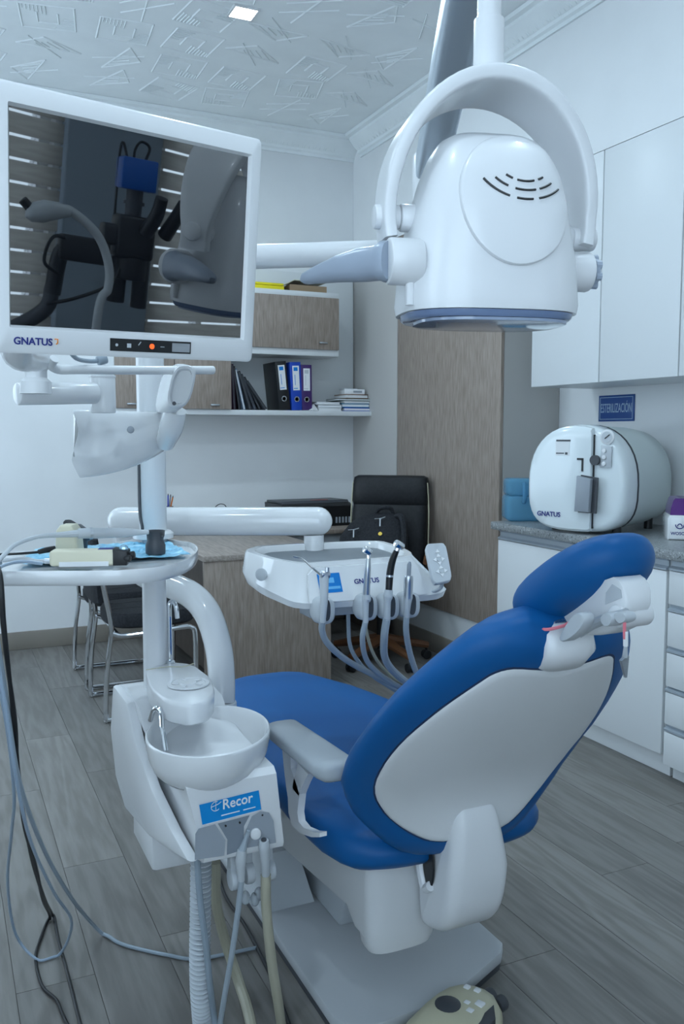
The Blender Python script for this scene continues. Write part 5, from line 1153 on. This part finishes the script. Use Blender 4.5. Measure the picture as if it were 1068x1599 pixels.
# hook-shaped end grip
def stad(c, w_, h_, up_, rt_, n=24): return ring(c, rt_, up_, w_, h_, n, 3)
tu = (PD(286, 585, 1.78)-PD(262, 690, 1.86)).normalized(); tr2 = RT
b = B(); gA, gB = PD(283, 604, 1.74), PD(262, 612, 1.92)
b.loft([stad(gB, .022, .055, tu, tr2), stad(gB.lerp(gA, .5), .023, .060, tu, tr2), stad(gA, .0245, .048, tu, tr2), stad(gA-FW*.006, .022, .045, tu, tr2), stad(gA-FW*.006, .018, .040, tu, tr2), stad(gA+FW*.004, .016, .037, tu, tr2)]); obj('end_grip', b, gloss, mo, ang=40)
b = B(); b.tube([PD(274, 640, 1.86), PD(268, 665, 1.88), PD(258, 690, 1.94)], [.024, .026, .022], 18); obj('grip_neck', b, gloss, mo, ang=50)
obj('grip_screw', B().cyl(PD(272, 630, 1.738), PD(272, 630, 1.73), .004, 10), dgrey, mo)
b = B(); b.tube([PD(85, 560, 1.54), PD(80, 570, 1.55), PD(92, 577, 1.57), PD(120, 577, 1.58), PD(200, 578, 1.66), PD(322, 578, 1.80), PD(330, 578, 1.81)], .0085, 12, 4); obj('cross_rod', b, white, mo)
b = B(); b.tube([PD(108, 548, 1.5), PD(120, 560, 1.55), PD(138, 564, 1.60), PD(152, 564, 1.62)], .004, 8).cyl(PD(152, 564, 1.62), PD(166, 560, 1.63), .009, 12, .002); obj('signal_cable', b, hoseg, mo)
# ================================================================ behind the camera: what the screen mirrors
msx = 0
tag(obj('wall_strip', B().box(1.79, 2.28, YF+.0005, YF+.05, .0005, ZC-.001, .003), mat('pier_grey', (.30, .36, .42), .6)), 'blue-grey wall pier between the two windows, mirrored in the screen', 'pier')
# stereo microscope on a boom
mc = V((1.242, .07, 1.60))                      # optical head
mcx = V((-.88, -.47, 0)).normalized()             # sideways as the screen sees it
mcf = V((mcx.y, -mcx.x, 0))                     # towards the screen
MC = frame(mc, mcx, mcf, ZV)
t = thing('microscope', 'black dental microscope with blue camera, mirrored in the monitor screen', 'microscope', (1.1, -.3, 0))
b = B(MC); b.box(-.06, .05, -.05, .05, -.06, .06, .012, 3).box(-.05, .085, -.04, .04, -.03, .03, .01); obj('optical_head', b, black, t)
b = B(MC); b.tube([(-.03, .05, .02), (-.045, .09, .07), (-.05, .11, .12)], [.022, .020, .018], 14).tube([(-.085, .05, .02), (-.10, .09, .07), (-.115, .11, .115)], [.022, .020, .018], 14); obj('eyepiece', b, black, t)
b = B(MC); b.cyl((0, 0, .055), (0, 0, .13), .024, 18).cyl((0, 0, .09), (0, 0, .10), .03, 18); obj('camera_adapter', b, dgrey, t)
cb = obj('blue_camera', B(MC).box(-.05, .05, -.045, .045, .13, .215, .005), mat('camera_blue', (.0, .09, .42), .35), t)
b = B(MC); b.tube([(-.02, 0, .21), (-.03, 0, .25), (-.005, 0, .262), (.01, 0, .24), (.012, 0, .21)], .004, 6).tube([(.03, 0, .21), (.045, 0, .25), (.048, -.02, .22), (.045, -.03, .05)], .004, 6); obj('camera_lead', b, black, cb)
b = B(MC); b.cyl((.028, 0, -.06), (.028, 0, -.19), .026, 16, .004).cyl((-.04, 0, -.06), (-.04, 0, -.20), .024, 16, .004).cyl((-.005, 0, -.055), (-.005, 0, -.12), .05, 20, .004); obj('objective', b, black, t)
b = B(MC); b.box(.06, .20, -.035, .035, -.09, -.02, .01).tube([(.15, 0, -.055), (.19, -.01, -.075), (.205, -.015, -.19)], .024, 12).tube([(.03, .03, -.09), (.06, .05, -.14), (.15, .04, -.19), (.22, 0, -.22)], .005, 8).tube([(.16, .02, -.04), (.22, .04, -.03), (.24, .03, -.1), (.20, .02, -.13)], .005, 8); obj('boom_joint', b, black, t)
bj = MC @ V((.205, -.015, -.17))
b = B(); b.tube([bj, MC @ V((.23, -.03, -.25)), MC @ V((.40, -.10, -.38)), MC @ V((.62, -.20, -.56))], .022, 12); obj('boom_arm', b, dgrey, t)
ft = MC @ V((.62, -.20, 0)); ft.z = 0
b = B(); b.cyl(V((ft.x, ft.y, .06)), V((ft.x, ft.y, 1.15)), .032, 18); obj('stand_pole', b, dgrey, t)
b = B(); b.lathe([(.22, .0006), (.22, .03), (.16, .055), (.04, .065)], (ft.x, ft.y, 0), n=28); obj('stand_base', b, lgrey, t)
# pale examination lamp on a gooseneck, also only seen in the screen
gm = V((.86, .41, 0))
t = thing('gooseneck_lamp', 'pale gooseneck lamp with rounded head, mirrored in the monitor screen', 'lamp', gm)
gp_ = [V(p) for p in ((.86, .41, .03), (.862, .408, .9), (.869, .398, 1.398), (.894, .399, 1.484), (.894, .391, 1.544), (.868, .372, 1.606), (.813, .341, 1.648), (.785, .328, 1.645))]
obj('gooseneck', B().tube(gp_, .0105, 14, 8), lgrey, t)
hl = gp_[-1]
b = B(frame(hl, mcx, mcf, ZV)); b.loft([ring((x_, 0, z_), YV, ZV, w_, h_, 20, 2.4) for x_, z_, w_, h_ in ((-.03, 0, .011, .011), (.0, -.002, .022, .02), (.03, -.008, .03, .026), (.055, -.014, .027, .022), (.068, -.018, .012, .010))]); obj('lamp_head', b, lgrey, t, ang=50)
b = B(frame(hl, mcx, mcf, ZV)); b.cyl((.055, 0, -.010), (.078, 0, .010), .011, 14, .003); obj('head_knob', b, black, t)
obj('foot', B().lathe([(.14, .0006), (.14, .02), (.05, .035), (.018, .04)], (gm.x, gm.y, 0), n=28), lgrey, t)
